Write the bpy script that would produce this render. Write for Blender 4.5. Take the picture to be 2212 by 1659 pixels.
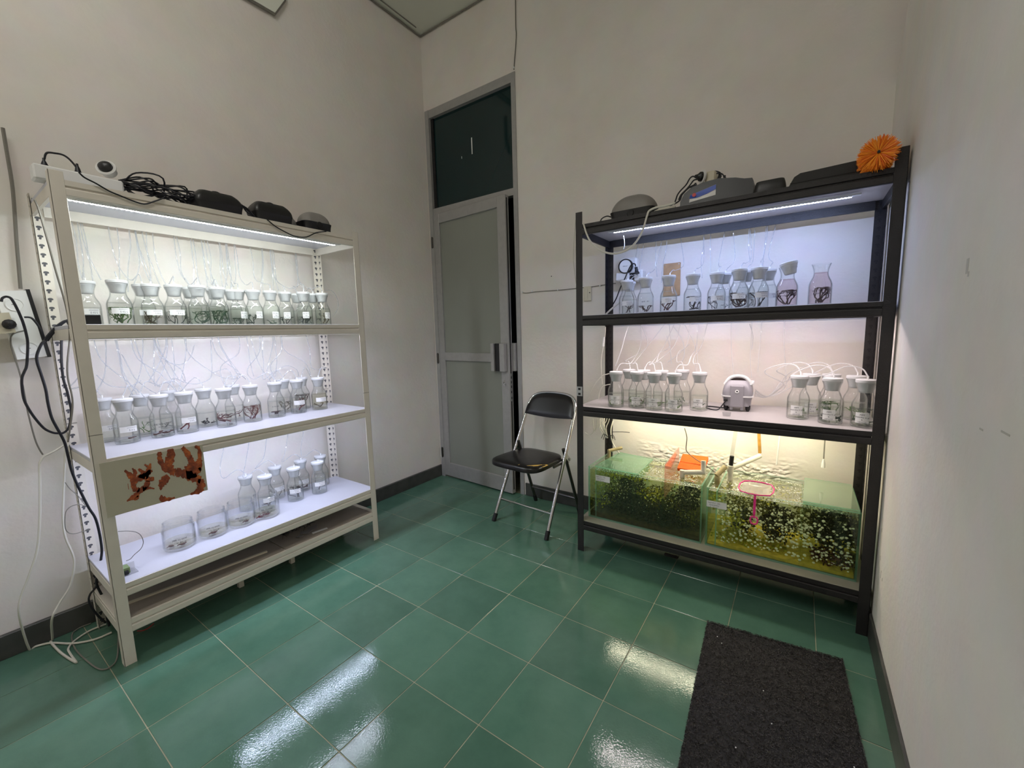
import bpy, bmesh, math, random
from mathutils import Vector, Matrix
for o in list(bpy.data.objects): bpy.data.objects.remove(o)
SC = bpy.context.scene
COL = SC.collection
PI = math.pi
# ---------------------------------------------------------------- camera
RW = ((0.823431,0.566816,-0.026113,2.574135),(0.049178,-0.117138,-0.991897,-2.571010),(-0.565282,0.815474,-0.124330,1.247968))
cd = bpy.data.cameras.new('camera'); cam = bpy.data.objects.new('camera', cd); COL.objects.link(cam)
cd.sensor_width = 36; cd.sensor_fit = 'HORIZONTAL'; cd.lens = 14.5710; cd.clip_start = .02
m = Matrix.Identity(4)
for i in range(3):
    m[i][0] = RW[0][i]; m[i][1] = -RW[1][i]; m[i][2] = -RW[2][i]; m[i][3] = RW[i][3]
cam.matrix_world = m
SC.camera = cam
# ---------------------------------------------------------------- world, exposure
w = bpy.data.worlds.new('world'); SC.world = w; w.use_nodes = True
w.node_tree.nodes['Background'].inputs[0].default_value = (1.0, .965, .925, 1)
w.node_tree.nodes['Background'].inputs[1].default_value = .8
SC.view_settings.view_transform = 'Standard'; SC.view_settings.look = 'None'
SC.view_settings.exposure = 0.0; SC.view_settings.gamma = 1
SC.view_settings.use_curve_mapping = False
try:
    SC.cycles.transparent_max_bounces = 40; SC.cycles.max_bounces = 10; SC.cycles.diffuse_bounces = 6
    SC.cycles.glossy_bounces = 4; SC.cycles.sample_clamp_indirect = 6
except Exception: pass
LED = {   # colour and strength of the six LED strips (cool white, blue white, warm white ...)
 'white_upper': ((.92, 1.0, .99), 138), 'white_middle': ((.78, .82, 1.0), 122), 'white_lower': ((.68, .75, 1.0), 108),
 'black_upper': ((.46, .58, 1.0), 118), 'black_middle': ((1.0, .86, .88), 105), 'black_lower': ((1.0, .92, .66), 100)}
FILL_TUBE = ((1.0, .97, .94), 118)   # added fill tube, overhead and out of frame, to brighten the walls

# ---------------------------------------------------------------- materials
def s2l(c): return tuple((v/255/12.92 if v/255 <= .04045 else ((v/255+.055)/1.055)**2.4) for v in c)
MATS = {}
def nm(name):
    mt = bpy.data.materials.new(name); mt.use_nodes = True; MATS[name] = mt
    return mt, mt.node_tree.nodes, mt.node_tree.links
def pm(name, rgb, rough=.5, metal=0, noise=0, scale=30, bump=0, bscale=None, rgb2=None, spec=.5, coat=0, detail=4, emit=0, alpha=1):
    mt, N, L = nm(name); b = N['Principled BSDF']
    c = s2l(rgb) + (1,)
    b.inputs['Base Color'].default_value = c; b.inputs['Roughness'].default_value = rough; b.inputs['Metallic'].default_value = metal
    b.inputs['Specular IOR Level'].default_value = spec; b.inputs['Coat Weight'].default_value = coat
    if alpha < 1: b.inputs['Alpha'].default_value = alpha
    if emit:
        b.inputs['Emission Color'].default_value = c; b.inputs['Emission Strength'].default_value = emit
    if noise or bump or rgb2:
        tc = N.new('ShaderNodeTexCoord'); tx = N.new('ShaderNodeTexNoise'); tx.inputs['Scale'].default_value = scale; tx.inputs['Detail'].default_value = detail
        L.new(tc.outputs['Object'], tx.inputs['Vector'])
        if noise or rgb2:
            cr = N.new('ShaderNodeValToRGB'); cr.color_ramp.elements[0].position = .35; cr.color_ramp.elements[1].position = .65
            c2 = s2l(rgb2)+(1,) if rgb2 else tuple(min(1, v*(1-noise)) for v in c[:3])+(1,)
            cr.color_ramp.elements[0].color = c2; cr.color_ramp.elements[1].color = c
            L.new(tx.outputs['Fac'], cr.inputs['Fac']); L.new(cr.outputs['Color'], b.inputs['Base Color'])
        if bump:
            bp = N.new('ShaderNodeBump'); bp.inputs['Strength'].default_value = bump; bp.inputs['Distance'].default_value = .01
            t2 = tx
            if bscale:
                t2 = N.new('ShaderNodeTexNoise'); t2.inputs['Scale'].default_value = bscale; L.new(tc.outputs['Object'], t2.inputs['Vector'])
            L.new(t2.outputs['Fac'], bp.inputs['Height']); L.new(bp.outputs['Normal'], b.inputs['Normal'])
    return mt
def thin(name, centre, edge, gloss=.9, rough=.03, diff=0, dcol=(1, 1, 1), ior=1.45, ex=3.5, gs=.7):
    """clear thin wall: passes light straight on, darker at grazing edges, with a Fresnel gloss; diff = share of milky scatter"""
    mt, N, L = nm(name); N.remove(N['Principled BSDF']); out = N['Material Output']
    lw = N.new('ShaderNodeLayerWeight'); lw.inputs['Blend'].default_value = .5
    cr = N.new('ShaderNodeValToRGB'); cr.color_ramp.elements[0].color = tuple(centre)+(1,); cr.color_ramp.elements[0].position = .55
    cr.color_ramp.elements[1].color = tuple(edge)+(1,); cr.color_ramp.elements[1].position = .95
    L.new(lw.outputs['Facing'], cr.inputs['Fac'])
    tr = N.new('ShaderNodeBsdfTransparent'); L.new(cr.outputs['Color'], tr.inputs['Color'])
    gl = N.new('ShaderNodeBsdfGlossy'); gl.inputs['Roughness'].default_value = rough; gl.inputs['Color'].default_value = (gloss, gloss, gloss, 1)
    f0 = ((ior-1)/(ior+1))**2
    pw = N.new('ShaderNodeMath'); pw.operation = 'POWER'; pw.inputs[1].default_value = ex; L.new(lw.outputs['Facing'], pw.inputs[0])
    ma_ = N.new('ShaderNodeMath'); ma_.operation = 'MULTIPLY_ADD'; ma_.inputs[1].default_value = gs; ma_.inputs[2].default_value = f0; L.new(pw.outputs[0], ma_.inputs[0])
    mx = N.new('ShaderNodeMixShader'); L.new(ma_.outputs[0], mx.inputs[0])
    last = tr.outputs[0]
    if diff:
        df = N.new('ShaderNodeBsdfDiffuse'); df.inputs['Color'].default_value = tuple(dcol)+(1,)
        tl = N.new('ShaderNodeBsdfTranslucent'); tl.inputs['Color'].default_value = tuple(dcol)+(1,)
        m1 = N.new('ShaderNodeMixShader'); m1.inputs[0].default_value = .5; L.new(df.outputs[0], m1.inputs[1]); L.new(tl.outputs[0], m1.inputs[2])
        m2 = N.new('ShaderNodeMixShader'); m2.inputs[0].default_value = diff; L.new(last, m2.inputs[1]); L.new(m1.outputs[0], m2.inputs[2]); last = m2.outputs[0]
    L.new(last, mx.inputs[1]); L.new(gl.outputs[0], mx.inputs[2]); L.new(mx.outputs[0], out.inputs['Surface'])
    return mt
def emit(name, col, s):
    mt, N, L = nm(name); N.remove(N['Principled BSDF']); e = N.new('ShaderNodeEmission')
    e.inputs[0].default_value = tuple(col)+(1,); e.inputs[1].default_value = s; L.new(e.outputs[0], N['Material Output'].inputs['Surface']); return mt

def wall_mat(name, base, stain, sc=1.3):
    mt, N, L = nm(name); b = N['Principled BSDF']; b.inputs['Roughness'].default_value = .75; b.inputs['Specular IOR Level'].default_value = .25
    tc = N.new('ShaderNodeTexCoord')
    n1 = N.new('ShaderNodeTexNoise'); n1.inputs['Scale'].default_value = sc; n1.inputs['Detail'].default_value = 6; n1.inputs['Roughness'].default_value = .6
    n2 = N.new('ShaderNodeTexNoise'); n2.inputs['Scale'].default_value = 9; n2.inputs['Detail'].default_value = 5
    L.new(tc.outputs['Object'], n1.inputs['Vector']); L.new(tc.outputs['Object'], n2.inputs['Vector'])
    cr = N.new('ShaderNodeValToRGB'); cr.color_ramp.elements[0].position = .30; cr.color_ramp.elements[1].position = .55
    cr.color_ramp.elements[0].color = s2l(stain)+(1,); cr.color_ramp.elements[1].color = s2l(base)+(1,)
    L.new(n1.outputs['Fac'], cr.inputs['Fac'])
    mx = N.new('ShaderNodeMixRGB'); mx.blend_type = 'MULTIPLY'; mx.inputs[0].default_value = .12
    L.new(cr.outputs['Color'], mx.inputs[1]); L.new(n2.outputs['Color'], mx.inputs[2]); L.new(mx.outputs[0], b.inputs['Base Color'])
    bp = N.new('ShaderNodeBump'); bp.inputs['Strength'].default_value = .12; bp.inputs['Distance'].default_value = .01
    n3 = N.new('ShaderNodeTexNoise'); n3.inputs['Scale'].default_value = 45; L.new(tc.outputs['Object'], n3.inputs['Vector'])
    L.new(n3.outputs['Fac'], bp.inputs['Height']); L.new(bp.outputs['Normal'], b.inputs['Normal'])
    return mt
M = MATS
wall_mat('wall_paint', (233, 227, 220), (225, 218, 208))
wall_mat('wall_right_paint', (230, 225, 217), (218, 212, 200), .9)
pm('ceiling_paint', (222, 224, 212), .8, noise=.06, scale=2)
pm('grout', (172, 168, 142), .8, noise=.3, scale=9)
def tile_mat():
    mt, N, L = nm('tile_green'); b = N['Principled BSDF']
    oi = N.new('ShaderNodeObjectInfo'); tc = N.new('ShaderNodeTexCoord')
    n1 = N.new('ShaderNodeTexNoise'); n1.inputs['Scale'].default_value = 5; n1.inputs['Detail'].default_value = 8; n1.inputs['Roughness'].default_value = .65
    ge = N.new('ShaderNodeNewGeometry'); L.new(ge.outputs['Position'], n1.inputs['Vector'])
    cr = N.new('ShaderNodeValToRGB'); cr.color_ramp.elements[0].position = .32; cr.color_ramp.elements[1].position = .7
    cr.color_ramp.elements[0].color = s2l((72, 107, 90))+(1,); cr.color_ramp.elements[1].color = s2l((86, 121, 103))+(1,)
    L.new(n1.outputs['Fac'], cr.inputs['Fac'])
    hs = N.new('ShaderNodeHueSaturation'); mr = N.new('ShaderNodeMapRange'); mr.inputs['To Min'].default_value = .88; mr.inputs['To Max'].default_value = 1.12
    L.new(oi.outputs['Random'], mr.inputs['Value']); L.new(mr.outputs[0], hs.inputs['Value']); L.new(cr.outputs['Color'], hs.inputs['Color'])
    L.new(hs.outputs['Color'], b.inputs['Base Color'])
    n2 = N.new('ShaderNodeTexNoise'); n2.inputs['Scale'].default_value = 7; n2.inputs['Detail'].default_value = 6; L.new(ge.outputs['Position'], n2.inputs['Vector'])
    m2 = N.new('ShaderNodeMapRange'); m2.inputs['From Min'].default_value = .35; m2.inputs['From Max'].default_value = .7; m2.inputs['To Min'].default_value = .05; m2.inputs['To Max'].default_value = .13
    L.new(n2.outputs['Fac'], m2.inputs['Value']); L.new(m2.outputs[0], b.inputs['Roughness'])
    b.inputs['Specular IOR Level'].default_value = .5
    n3 = N.new('ShaderNodeTexNoise'); n3.inputs['Scale'].default_value = 160; n3.inputs['Detail'].default_value = 2; L.new(ge.outputs['Position'], n3.inputs['Vector'])
    bp = N.new('ShaderNodeBump'); bp.inputs['Strength'].default_value = .06; bp.inputs['Distance'].default_value = .004
    L.new(n3.outputs['Fac'], bp.inputs['Height']); L.new(bp.outputs['Normal'], b.inputs['Normal'])
tile_mat()
pm('baseboard_tile', (72, 72, 68), .45, noise=.35, scale=14)
pm('white_metal', (222, 215, 203), .42, noise=.04, scale=20)
pm('white_board', (196, 196, 206), .35, noise=.03, scale=8)
pm('grey_board', (150, 140, 128), .6, noise=.12, scale=5)
pm('black_metal', (34, 31, 32), .48, noise=.2, scale=25, bump=.15, bscale=220)
pm('beige_laminate', (158, 152, 140), .5, noise=.06, scale=10)
pm('grey_laminate', (196, 190, 188), .35, noise=.04, scale=10)
pm('steel_plate', (170, 172, 172), .3, metal=.8)
pm('aluminium', (168, 166, 164), .45, metal=.25, noise=.08, scale=30)
pm('frosted_glass', (142, 144, 136), .5, noise=.05, scale=2.5, spec=.3)
pm('dark_glass', (14, 40, 42), .06, spec=.5)
pm('black_plastic', (20, 20, 22), .4, noise=.2, scale=40)
pm('black_rubber', (14, 14, 16), .6)
pm('black_vinyl', (13, 11, 12), .28, noise=.2, scale=30, spec=.5)
pm('chrome', (205, 205, 205), .12, metal=1)
pm('dark_chrome', (92, 90, 86), .3, metal=.9)
pm('yellow_foam', (214, 176, 92), .9, noise=.2, scale=60)
pm('white_plastic', (226, 226, 224), .4)
pm('cream_plastic', (206, 198, 176), .45)
pm('scuff', (186, 182, 172), .8)
pm('slot_shade_grey', (84, 84, 88), .6)
pm('grey_plastic', (132, 128, 124), .5, noise=.06, scale=20)
pm('silver_plastic', (146, 143, 148), .35)
pm('recess_shade', (78, 62, 60), .6)
pm('silicone', (204, 204, 204), .55)
pm('white_cord', (212, 208, 196), .5)
pm('grey_cord', (120, 116, 108), .5)
pm('navy_cord', (16, 17, 26), .45)
pm('paper', (228, 228, 226), .7)
pm('board_card', (190, 184, 164), .6, noise=.03, scale=12)
pm('ink', (38, 34, 48), .7)
pm('grey_print', (120, 118, 124), .7)
pm('light_wood', (186, 148, 104), .6, noise=.25, scale=18)
pm('stick_wood', (196, 146, 66), .55, noise=.3, scale=40)
pm('orange_foam', (240, 96, 10), .8, noise=.2, scale=120)
pm('orange_bristle', (255, 158, 32), .5)
pm('orange_bristle_dark', (238, 112, 10), .5)
pm('pink_plastic', (240, 60, 150), .35)
pm('net_mesh', (244, 226, 236), .7)
pm('pvc', (226, 222, 206), .4, noise=.12, scale=25)
pm('aged_pvc', (176, 160, 118), .5, noise=.3, scale=30)
pm('blue_label', (18, 66, 168), .4)
pm('red_label', (190, 40, 40), .4)
pm('weed_green_bright', (58, 98, 20), .6, noise=.3, scale=60)
pm('weed_green', (12, 64, 26), .55, noise=.3, scale=60)
pm('weed_dark_green', (18, 40, 24), .55, noise=.3, scale=60)
pm('weed_olive', (74, 60, 12), .6, noise=.3, scale=60)
pm('weed_pale_green', (92, 128, 60), .6, noise=.3, scale=60)
pm('weed_red', (98, 10, 24), .5, noise=.3, scale=60)
pm('weed_dark_red', (54, 12, 14), .5, noise=.3, scale=60)
pm('weed_brown', (84, 28, 14), .55, noise=.3, scale=60)
pm('weed_black', (22, 16, 18), .5)
pm('algae_dark', (20, 22, 12), .6, rgb2=(38, 38, 18), scale=35)
pm('algae_olive', (112, 108, 32), .6, rgb2=(74, 78, 20), scale=35)
pm('algae_yellow', (186, 180, 48), .55, rgb2=(140, 148, 26), scale=35)
pm('algae_red', (88, 26, 22), .6, rgb2=(50, 24, 18), scale=35)
pm('gravel', (66, 56, 32), .7, rgb2=(34, 28, 16), scale=50, bump=.5)
pm('yellow_silt', (216, 190, 70), .6, rgb2=(176, 160, 50), scale=40)
pm('bubble', (252, 252, 246), .12)
pm('coil', (62, 58, 56), .5, rgb2=(36, 33, 33), scale=70)
pm('mat_base', (20, 18, 19), .8)
pm('crumpled_film', (222, 212, 186), .6, noise=.08, scale=10)
pm('teal_cabinet', (60, 66, 62), .6)
pm('yellow_cabinet', (150, 112, 30), .6)
pm('green_panel', (120, 150, 150), .6)
pm('circuit_green', (120, 140, 92), .5)
def print_mat():
    mt, N, L = nm('coral_print'); b = N['Principled BSDF']; b.inputs['Roughness'].default_value = .5
    tc = N.new('ShaderNodeTexCoord'); n = N.new('ShaderNodeTexNoise'); n.inputs['Scale'].default_value = 32; n.inputs['Detail'].default_value = 10; n.inputs['Roughness'].default_value = .7
    L.new(tc.outputs['Object'], n.inputs['Vector']); cr = N.new('ShaderNodeValToRGB')
    cr.color_ramp.elements[0].position = .36; cr.color_ramp.elements[0].color = s2l((104, 46, 28))+(1,)
    cr.color_ramp.elements[1].position = .68; cr.color_ramp.elements[1].color = s2l((206, 112, 48))+(1,)
    e = cr.color_ramp.elements.new(.52); e.color = s2l((150, 70, 38))+(1,)
    L.new(n.outputs['Fac'], cr.inputs['Fac']); L.new(cr.outputs[0], b.inputs['Base Color'])
print_mat()
thin('bottle_glass', (.985, .99, .988), (.60, .63, .63), rough=.04, ior=1.45)
thin('jar_glass', (.975, .98, .985), (.74, .77, .80), rough=.05, ior=1.5, ex=2.2, gs=.75)
thin('water_clear', (.98, .985, .98), (.74, .77, .76), ior=1.2, diff=.01, dcol=(.9, .95, .92))
thin('water_pink', (.95, .87, .88), (.70, .58, .6), ior=1.2, diff=.03, dcol=(.95, .80, .80))
thin('water_straw', (.95, .94, .88), (.70, .68, .58), ior=1.2, diff=.02, dcol=(.85, .82, .65))
thin('water_green', (.965, .978, .96), (.72, .76, .71), ior=1.2, diff=.012, dcol=(.8, .86, .76))
thin('tube_clear', (.88, .90, .92), (.62, .64, .67), ior=1.5, diff=.30, dcol=(.97, .97, 1.0), ex=2.5)
thin('tube_milky', (.92, .92, .92), (.7, .7, .7), ior=1.4, diff=.6, dcol=(.96, .95, .95))
thin('tank_glass', (.93, .975, .94), (.70, .88, .78), ior=1.35, rough=.02)
thin('lid_glass', (.70, .90, .78), (.45, .75, .58), ior=1.45, rough=.04, diff=.22, dcol=(.66, .88, .72))
thin('lid_glass_pale', (.82, .90, .83), (.6, .76, .64), ior=1.45, rough=.05, diff=.30, dcol=(.80, .84, .72))
thin('glass_edge', (.55, .85, .68), (.4, .75, .55), ior=1.45, diff=.5, dcol=(.50, .82, .64))
thin('tank_water_olive', (.93, .93, .72), (.85, .85, .6), ior=1.33, diff=.02, dcol=(.62, .62, .20), ex=2.2, gs=.8)
thin('tank_water_yellow', (.95, .94, .80), (.88, .86, .65), ior=1.33, diff=.02, dcol=(.75, .70, .34), ex=2.2, gs=.8)
thin('pink_acrylic', (.97, .80, .74), (.9, .6, .55), ior=1.3, diff=.18, dcol=(.95, .68, .6))
thin('clear_plastic', (.9, .9, .9), (.6, .6, .6), ior=1.45, diff=.15, dcol=(.9, .9, .9))
thin('net_film', (.97, .93, .95), (.8, .8, .8), ior=1.2, diff=.45, dcol=(.95, .88, .92))

# ---------------------------------------------------------------- mesh helpers
class MB:
    def __init__(s): s.v = []; s.f = []; s.mi = []; s.cur = 0
    def add(s, vs, fs):
        n = len(s.v); s.v += [tuple(p) for p in vs]
        for f in fs: s.f.append(tuple(n+i for i in f)); s.mi.append(s.cur)
        return s
    def box(s, x0, y0, z0, x1, y1, z1, b=0):
        if x0 > x1: x0, x1 = x1, x0
        if y0 > y1: y0, y1 = y1, y0
        if z0 > z1: z0, z1 = z1, z0
        if b <= 0:
            s.add([(x0,y0,z0),(x1,y0,z0),(x1,y1,z0),(x0,y1,z0),(x0,y0,z1),(x1,y0,z1),(x1,y1,z1),(x0,y1,z1)],
                  [(0,3,2,1),(4,5,6,7),(0,1,5,4),(1,2,6,5),(2,3,7,6),(3,0,4,7)])
            return s
        b = min(b, (x1-x0)*.49, (y1-y0)*.49, (z1-z0)*.49)
        ring = lambda i, z: [(x0+i,y0+b,z),(x0+b,y0+i,z),(x1-b,y0+i,z),(x1-i,y0+b,z),(x1-i,y1-b,z),(x1-b,y1-i,z),(x0+b,y1-i,z),(x0+i,y1-b,z)]
        r = []
        top = lambda z: [(x0+b,y0+b,z)]*2+[(x1-b,y0+b,z)]*2+[(x1-b,y1-b,z)]*2+[(x0+b,y1-b,z)]*2
        v = ring(0, z0+b)+ring(0, z1-b)+[(x0+b,y0+b,z0),(x1-b,y0+b,z0),(x1-b,y1-b,z0),(x0+b,y1-b,z0),(x0+b,y0+b,z1),(x1-b,y0+b,z1),(x1-b,y1-b,z1),(x0+b,y1-b,z1)]
        f = [(i, (i+1) % 8, 8+(i+1) % 8, 8+i) for i in range(8)]
        f += [(19,18,17,16),(20,21,22,23)]
        lo = [16,16,17,17,18,18,19,19]; hi = [20,20,21,21,22,22,23,23]
        for i in range(8):
            j = (i+1) % 8
            f.append((lo[i], lo[j], j, i) if lo[i] != lo[j] else (lo[i], j, i))
            f.append((8+i, 8+j, hi[j], hi[i]) if hi[i] != hi[j] else (8+i, 8+j, hi[i]))
        return s.add(v, f)
    def obox(s, c, ax, ay, az, hx, hy, hz):
        c = Vector(c); ax = Vector(ax).normalized(); ay = Vector(ay).normalized(); az = Vector(az).normalized()
        vs = [c+ax*hx*i+ay*hy*j+az*hz*k for k in (-1,1) for i, j in ((-1,-1),(1,-1),(1,1),(-1,1))]
        return s.add(vs, [(0,3,2,1),(4,5,6,7),(0,1,5,4),(1,2,6,5),(2,3,7,6),(3,0,4,7)])
    def prism(s, poly, fn0, fn1):
        """poly: 2-D points; fn0/fn1 map (a,b) to 3-D for the two ends"""
        n = len(poly)
        s.add([fn0(*p) for p in poly]+[fn1(*p) for p in poly], [tuple(range(n-1,-1,-1)), tuple(range(n, 2*n))]+[(i,(i+1)%n,n+(i+1)%n,n+i) for i in range(n)])
        return s
    def lathe(s, prof, seg=24, o=(0,0,0), ax=None, closed=False):
        n = len(prof); vs = []; fs = []
        q = Vector((0,0,1)).rotation_difference(Vector(ax)) if ax else None
        for r, z in prof:
            for k in range(seg):
                a = 2*PI*k/seg; p = Vector((r*math.cos(a), r*math.sin(a), z))
                if q: p = q @ p
                vs.append((p[0]+o[0], p[1]+o[1], p[2]+o[2]))
        for i in range(n-1):
            for k in range(seg):
                k2 = (k+1) % seg; fs.append((i*seg+k, i*seg+k2, (i+1)*seg+k2, (i+1)*seg+k))
        if not closed:
            if prof[0][0] > 1e-6: fs.append(tuple(range(seg-1,-1,-1)))
            if prof[-1][0] > 1e-6: fs.append(tuple((n-1)*seg+k for k in range(seg)))
        return s.add(vs, fs)
    def tube(s, pts, r, seg=6, smooth=0, caps=True, closed=False):
        pts = [Vector(p) for p in pts]
        if smooth and len(pts) > 2: pts = catmull(pts, smooth, closed)
        n = len(pts); rr = r if isinstance(r, (list, tuple)) else None
        up = None; vs = []; fs = []
        for i, p in enumerate(pts):
            a = pts[i-1] if (i > 0 or closed) else p; b = pts[(i+1) % n] if (i < n-1 or closed) else p
            t = (b-a)
            if t.length < 1e-9: t = Vector((0,0,1))
            t.normalize()
            if up is None:
                up = t.orthogonal().normalized()
            else:
                up = up - t*up.dot(t)
                if up.length < 1e-6: up = t.orthogonal()
                up.normalize()
            bn = t.cross(up)
            ri = rr[min(len(rr)-1, int(i*len(rr)/n))] if rr and len(rr) != n else (rr[i] if rr else r)
            for k in range(seg):
                a = 2*PI*k/seg; vs.append(p+up*(ri*math.cos(a))+bn*(ri*math.sin(a)))
        for i in range(n if closed else n-1):
            j = (i+1) % n
            for k in range(seg):
                k2 = (k+1) % seg; fs.append((i*seg+k, i*seg+k2, j*seg+k2, j*seg+k))
        if caps and not closed:
            fs.append(tuple(range(seg-1,-1,-1))); fs.append(tuple((n-1)*seg+k for k in range(seg)))
        return s.add(vs, fs)
    def mesh(s, name, mats, org=(0,0,0), smooth=True, ang=35):
        me = bpy.data.meshes.new(name)
        o = Vector(org); me.from_pydata([tuple(Vector(p)-o) for p in s.v], [], s.f)
        for mt in (mats if isinstance(mats, (list, tuple)) else [mats]): me.materials.append(M[mt])
        if any(s.mi): me.polygons.foreach_set('material_index', s.mi)
        if smooth and len(me.polygons):
            me.polygons.foreach_set('use_smooth', [True]*len(me.polygons)); me.set_sharp_from_angle(angle=math.radians(ang))
        me.update(); return me
def catmull(P, k, closed=False):
    out = []; n = len(P)
    for i in range(n if closed else n-1):
        p0 = P[i-1] if (i > 0 or closed) else P[0]*2-P[1]; p1 = P[i]; p2 = P[(i+1) % n]
        p3 = P[(i+2) % n] if (i+2 < n or closed) else P[n-1]*2-P[n-2]
        for j in range(k):
            t = j/k; out.append(.5*((2*p1)+(-p0+p2)*t+(2*p0-5*p1+4*p2-p3)*t*t+(-p0+3*p1-3*p2+p3)*t**3))
    if not closed: out.append(P[-1])
    return out
ORG = {}
def tag(o, label, cat, group=None, kind=None):
    if label: o['label'] = label
    if cat: o['category'] = cat
    if group: o['group'] = group
    if kind: o['kind'] = kind
    return o
def thing(name, label, cat, loc=(0,0,0), group=None, rz=0):
    o = bpy.data.objects.new(name, None); COL.objects.link(o); o.location = loc; o.rotation_euler = (0,0,rz); o.empty_display_size = .05
    ORG[o.name] = Vector(loc); return tag(o, label, cat, group)
def part(name, mb, mat, parent=None, label=None, local=False, smooth=True, kind=None, ang=35):
    """one mesh object; world-coordinate meshes are re-based on the parent's place unless local"""
    org = (0,0,0) if (local or parent is None) else ORG.get(parent.name, Vector((0,0,0)))
    me = mb if isinstance(mb, bpy.types.Mesh) else mb.mesh(name, mat, org, smooth, ang)
    o = bpy.data.objects.new(name, me); COL.objects.link(o)
    if parent is not None: o.parent = parent; ORG[o.name] = ORG.get(parent.name, Vector((0,0,0)))
    if label: o['label'] = label
    if kind: o['kind'] = kind
    return o
def solo(name, mb, mat, label, cat, org, group=None, **k):
    """a top-level thing that is one mesh, origin at its base"""
    me = mb.mesh(name, mat, org, k.get('smooth', True), k.get('ang', 35)); o = bpy.data.objects.new(name, me); COL.objects.link(o); o.location = org
    ORG[o.name] = Vector(org); return tag(o, label, cat, group)
def struct(name, mb, mat, **k):
    o = part(name, mb, mat, **k); o['kind'] = 'structure'; return o
# text: all strings turned into meshes in one go
TXT = {}
def bake_text(strings):
    objs = []
    for st in strings:
        c = bpy.data.curves.new('t', 'FONT'); c.body = st; c.size = 1; c.align_x = 'CENTER'; c.resolution_u = 1
        o = bpy.data.objects.new('t', c); COL.objects.link(o); objs.append((st, o))
    bpy.context.view_layer.update(); dg = bpy.context.evaluated_depsgraph_get()
    for st, o in objs:
        me = o.evaluated_get(dg).to_mesh()
        TXT[st] = ([tuple(v.co) for v in me.vertices], [tuple(p.vertices) for p in me.polygons])
        o.evaluated_get(dg).to_mesh_clear()
    for st, o in objs:
        c = o.data; bpy.data.objects.remove(o); bpy.data.curves.remove(c)

LINES = ['S.02 L', '1.0 L', '5.0 L', 'ALGA 1', 'ALGA 2', '2 gr', '18/10/25', 'Humidity in gr', '&', '14/02/25', 'ABM', 'W.G. RMP : 5.0', '& salin. 34 ppt', 'RMP : 4.5',
         '& salinity : 32', 'LINE NO GR DRY', 'JAR 02 PPM', 'Quarantine', 'tank A 2 : 25L', 'tank B 2 : 25L', '1 : 30 ppt', 'in dry gr', 'timer']
bake_text(LINES)
# ---------------------------------------------------------------- setting
RX = 2.8665; CH = 3.575; YB = -5.2
b = MB().box(-.12, YB, -.08, RX+.12, .0, -.0016); b.box(-.2, 0, -.08, 1.6, 2.2, -.0016)
floor = struct('floor', b, 'grout')
rng = random.Random(5)
tile_me = {}
def tile(x0, y0, x1, y1):
    g = .0014; k = (round(x1-x0, 3), round(y1-y0, 3))
    if k not in tile_me:
        hx = (x1-x0)/2-g; hy = (y1-y0)/2-g
        tile_me[k] = MB().box(-hx, -hy, -.007, hx, hy, 0, .0010).mesh('tile', 'tile_green', smooth=False)
    o = part('tile', tile_me[k], None, floor)
    o.location = ((x0+x1)/2, (y0+y1)/2, rng.uniform(-.0003, .0003)); o.rotation_euler = (rng.uniform(-.0016, .0016), rng.uniform(-.0016, .0016), 0)
xs = [0]+[.2868+.3*i for i in range(9)]+[RX]
ys = [0, -.1743]+[-.1743-.3*i for i in range(1, 13)]
for i in range(len(xs)-1):
    for j in range(len(ys)-1): tile(xs[i], ys[j+1], xs[i+1], ys[j])
# the left side is open behind the viewer (an opening added to let world light fill the room); the rear is closed
struct('wall_left', MB().box(-.12, -3.05, 0, 0, .12, CH), 'wall_paint')
struct('wall_rear', MB().box(-.12, YB-.12, 0, RX+.2, YB, CH), 'wall_paint')
DX0, DX1, DZ = .0175, .8800, 3.012
b = MB(); b.box(0, 0, 0, DX0, .12, DZ); b.box(DX1, 0, 0, RX+.2, .12, DZ); b.box(0, 0, DZ, RX+.2, .12, CH)
wall_back = struct('wall_back', b, 'wall_paint')
b = MB()   # right wall: its far edge stands away from the corner above 2.29 m and leaves an open wedge
b.prism([(YB, 0), (0, 0), (0, 2.289), (-.554, 2.289), (YB, 2.289)], lambda y, z: (RX, y, z), lambda y, z: (RX+.12, y, z))
b.prism([(YB, 2.289), (-.014, 2.289), (-.215, 2.60), (-.62, CH), (YB, CH)], lambda y, z: (RX, y, z), lambda y, z: (RX+.12, y, z))
b.box(RX+.12, YB, 0, RX+.2, .0, CH)
wall_right = struct('wall_right', b, 'wall_right_paint')
struct('ceiling', MB().box(-.12, YB, CH, RX+.2, .12, CH+.1), 'ceiling_paint')
# thin cable-like trim along the ceiling corner
tb = MB(); tb.tube([(.012, -1.5, CH-.012), (.012, -.012, CH-.012), (1.2, -.012, CH-.012)], .006, 6)
tb.tube([(.05, -1.5, CH-.004), (.05, -.09, CH-.004)], .004, 5)
struct('trim_1', tb, 'grey_cord')
struct('baseboard_left', MB().box(0, -3.05, 0, .02, -.0, .098, .002), 'baseboard_tile')
struct('baseboard_back', MB().box(.90, -.012, 0, RX, 0, .098, .002), 'baseboard_tile')
struct('baseboard_right', MB().box(RX-.009, YB, 0, RX, 0, .10, .002), 'baseboard_tile')
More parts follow.
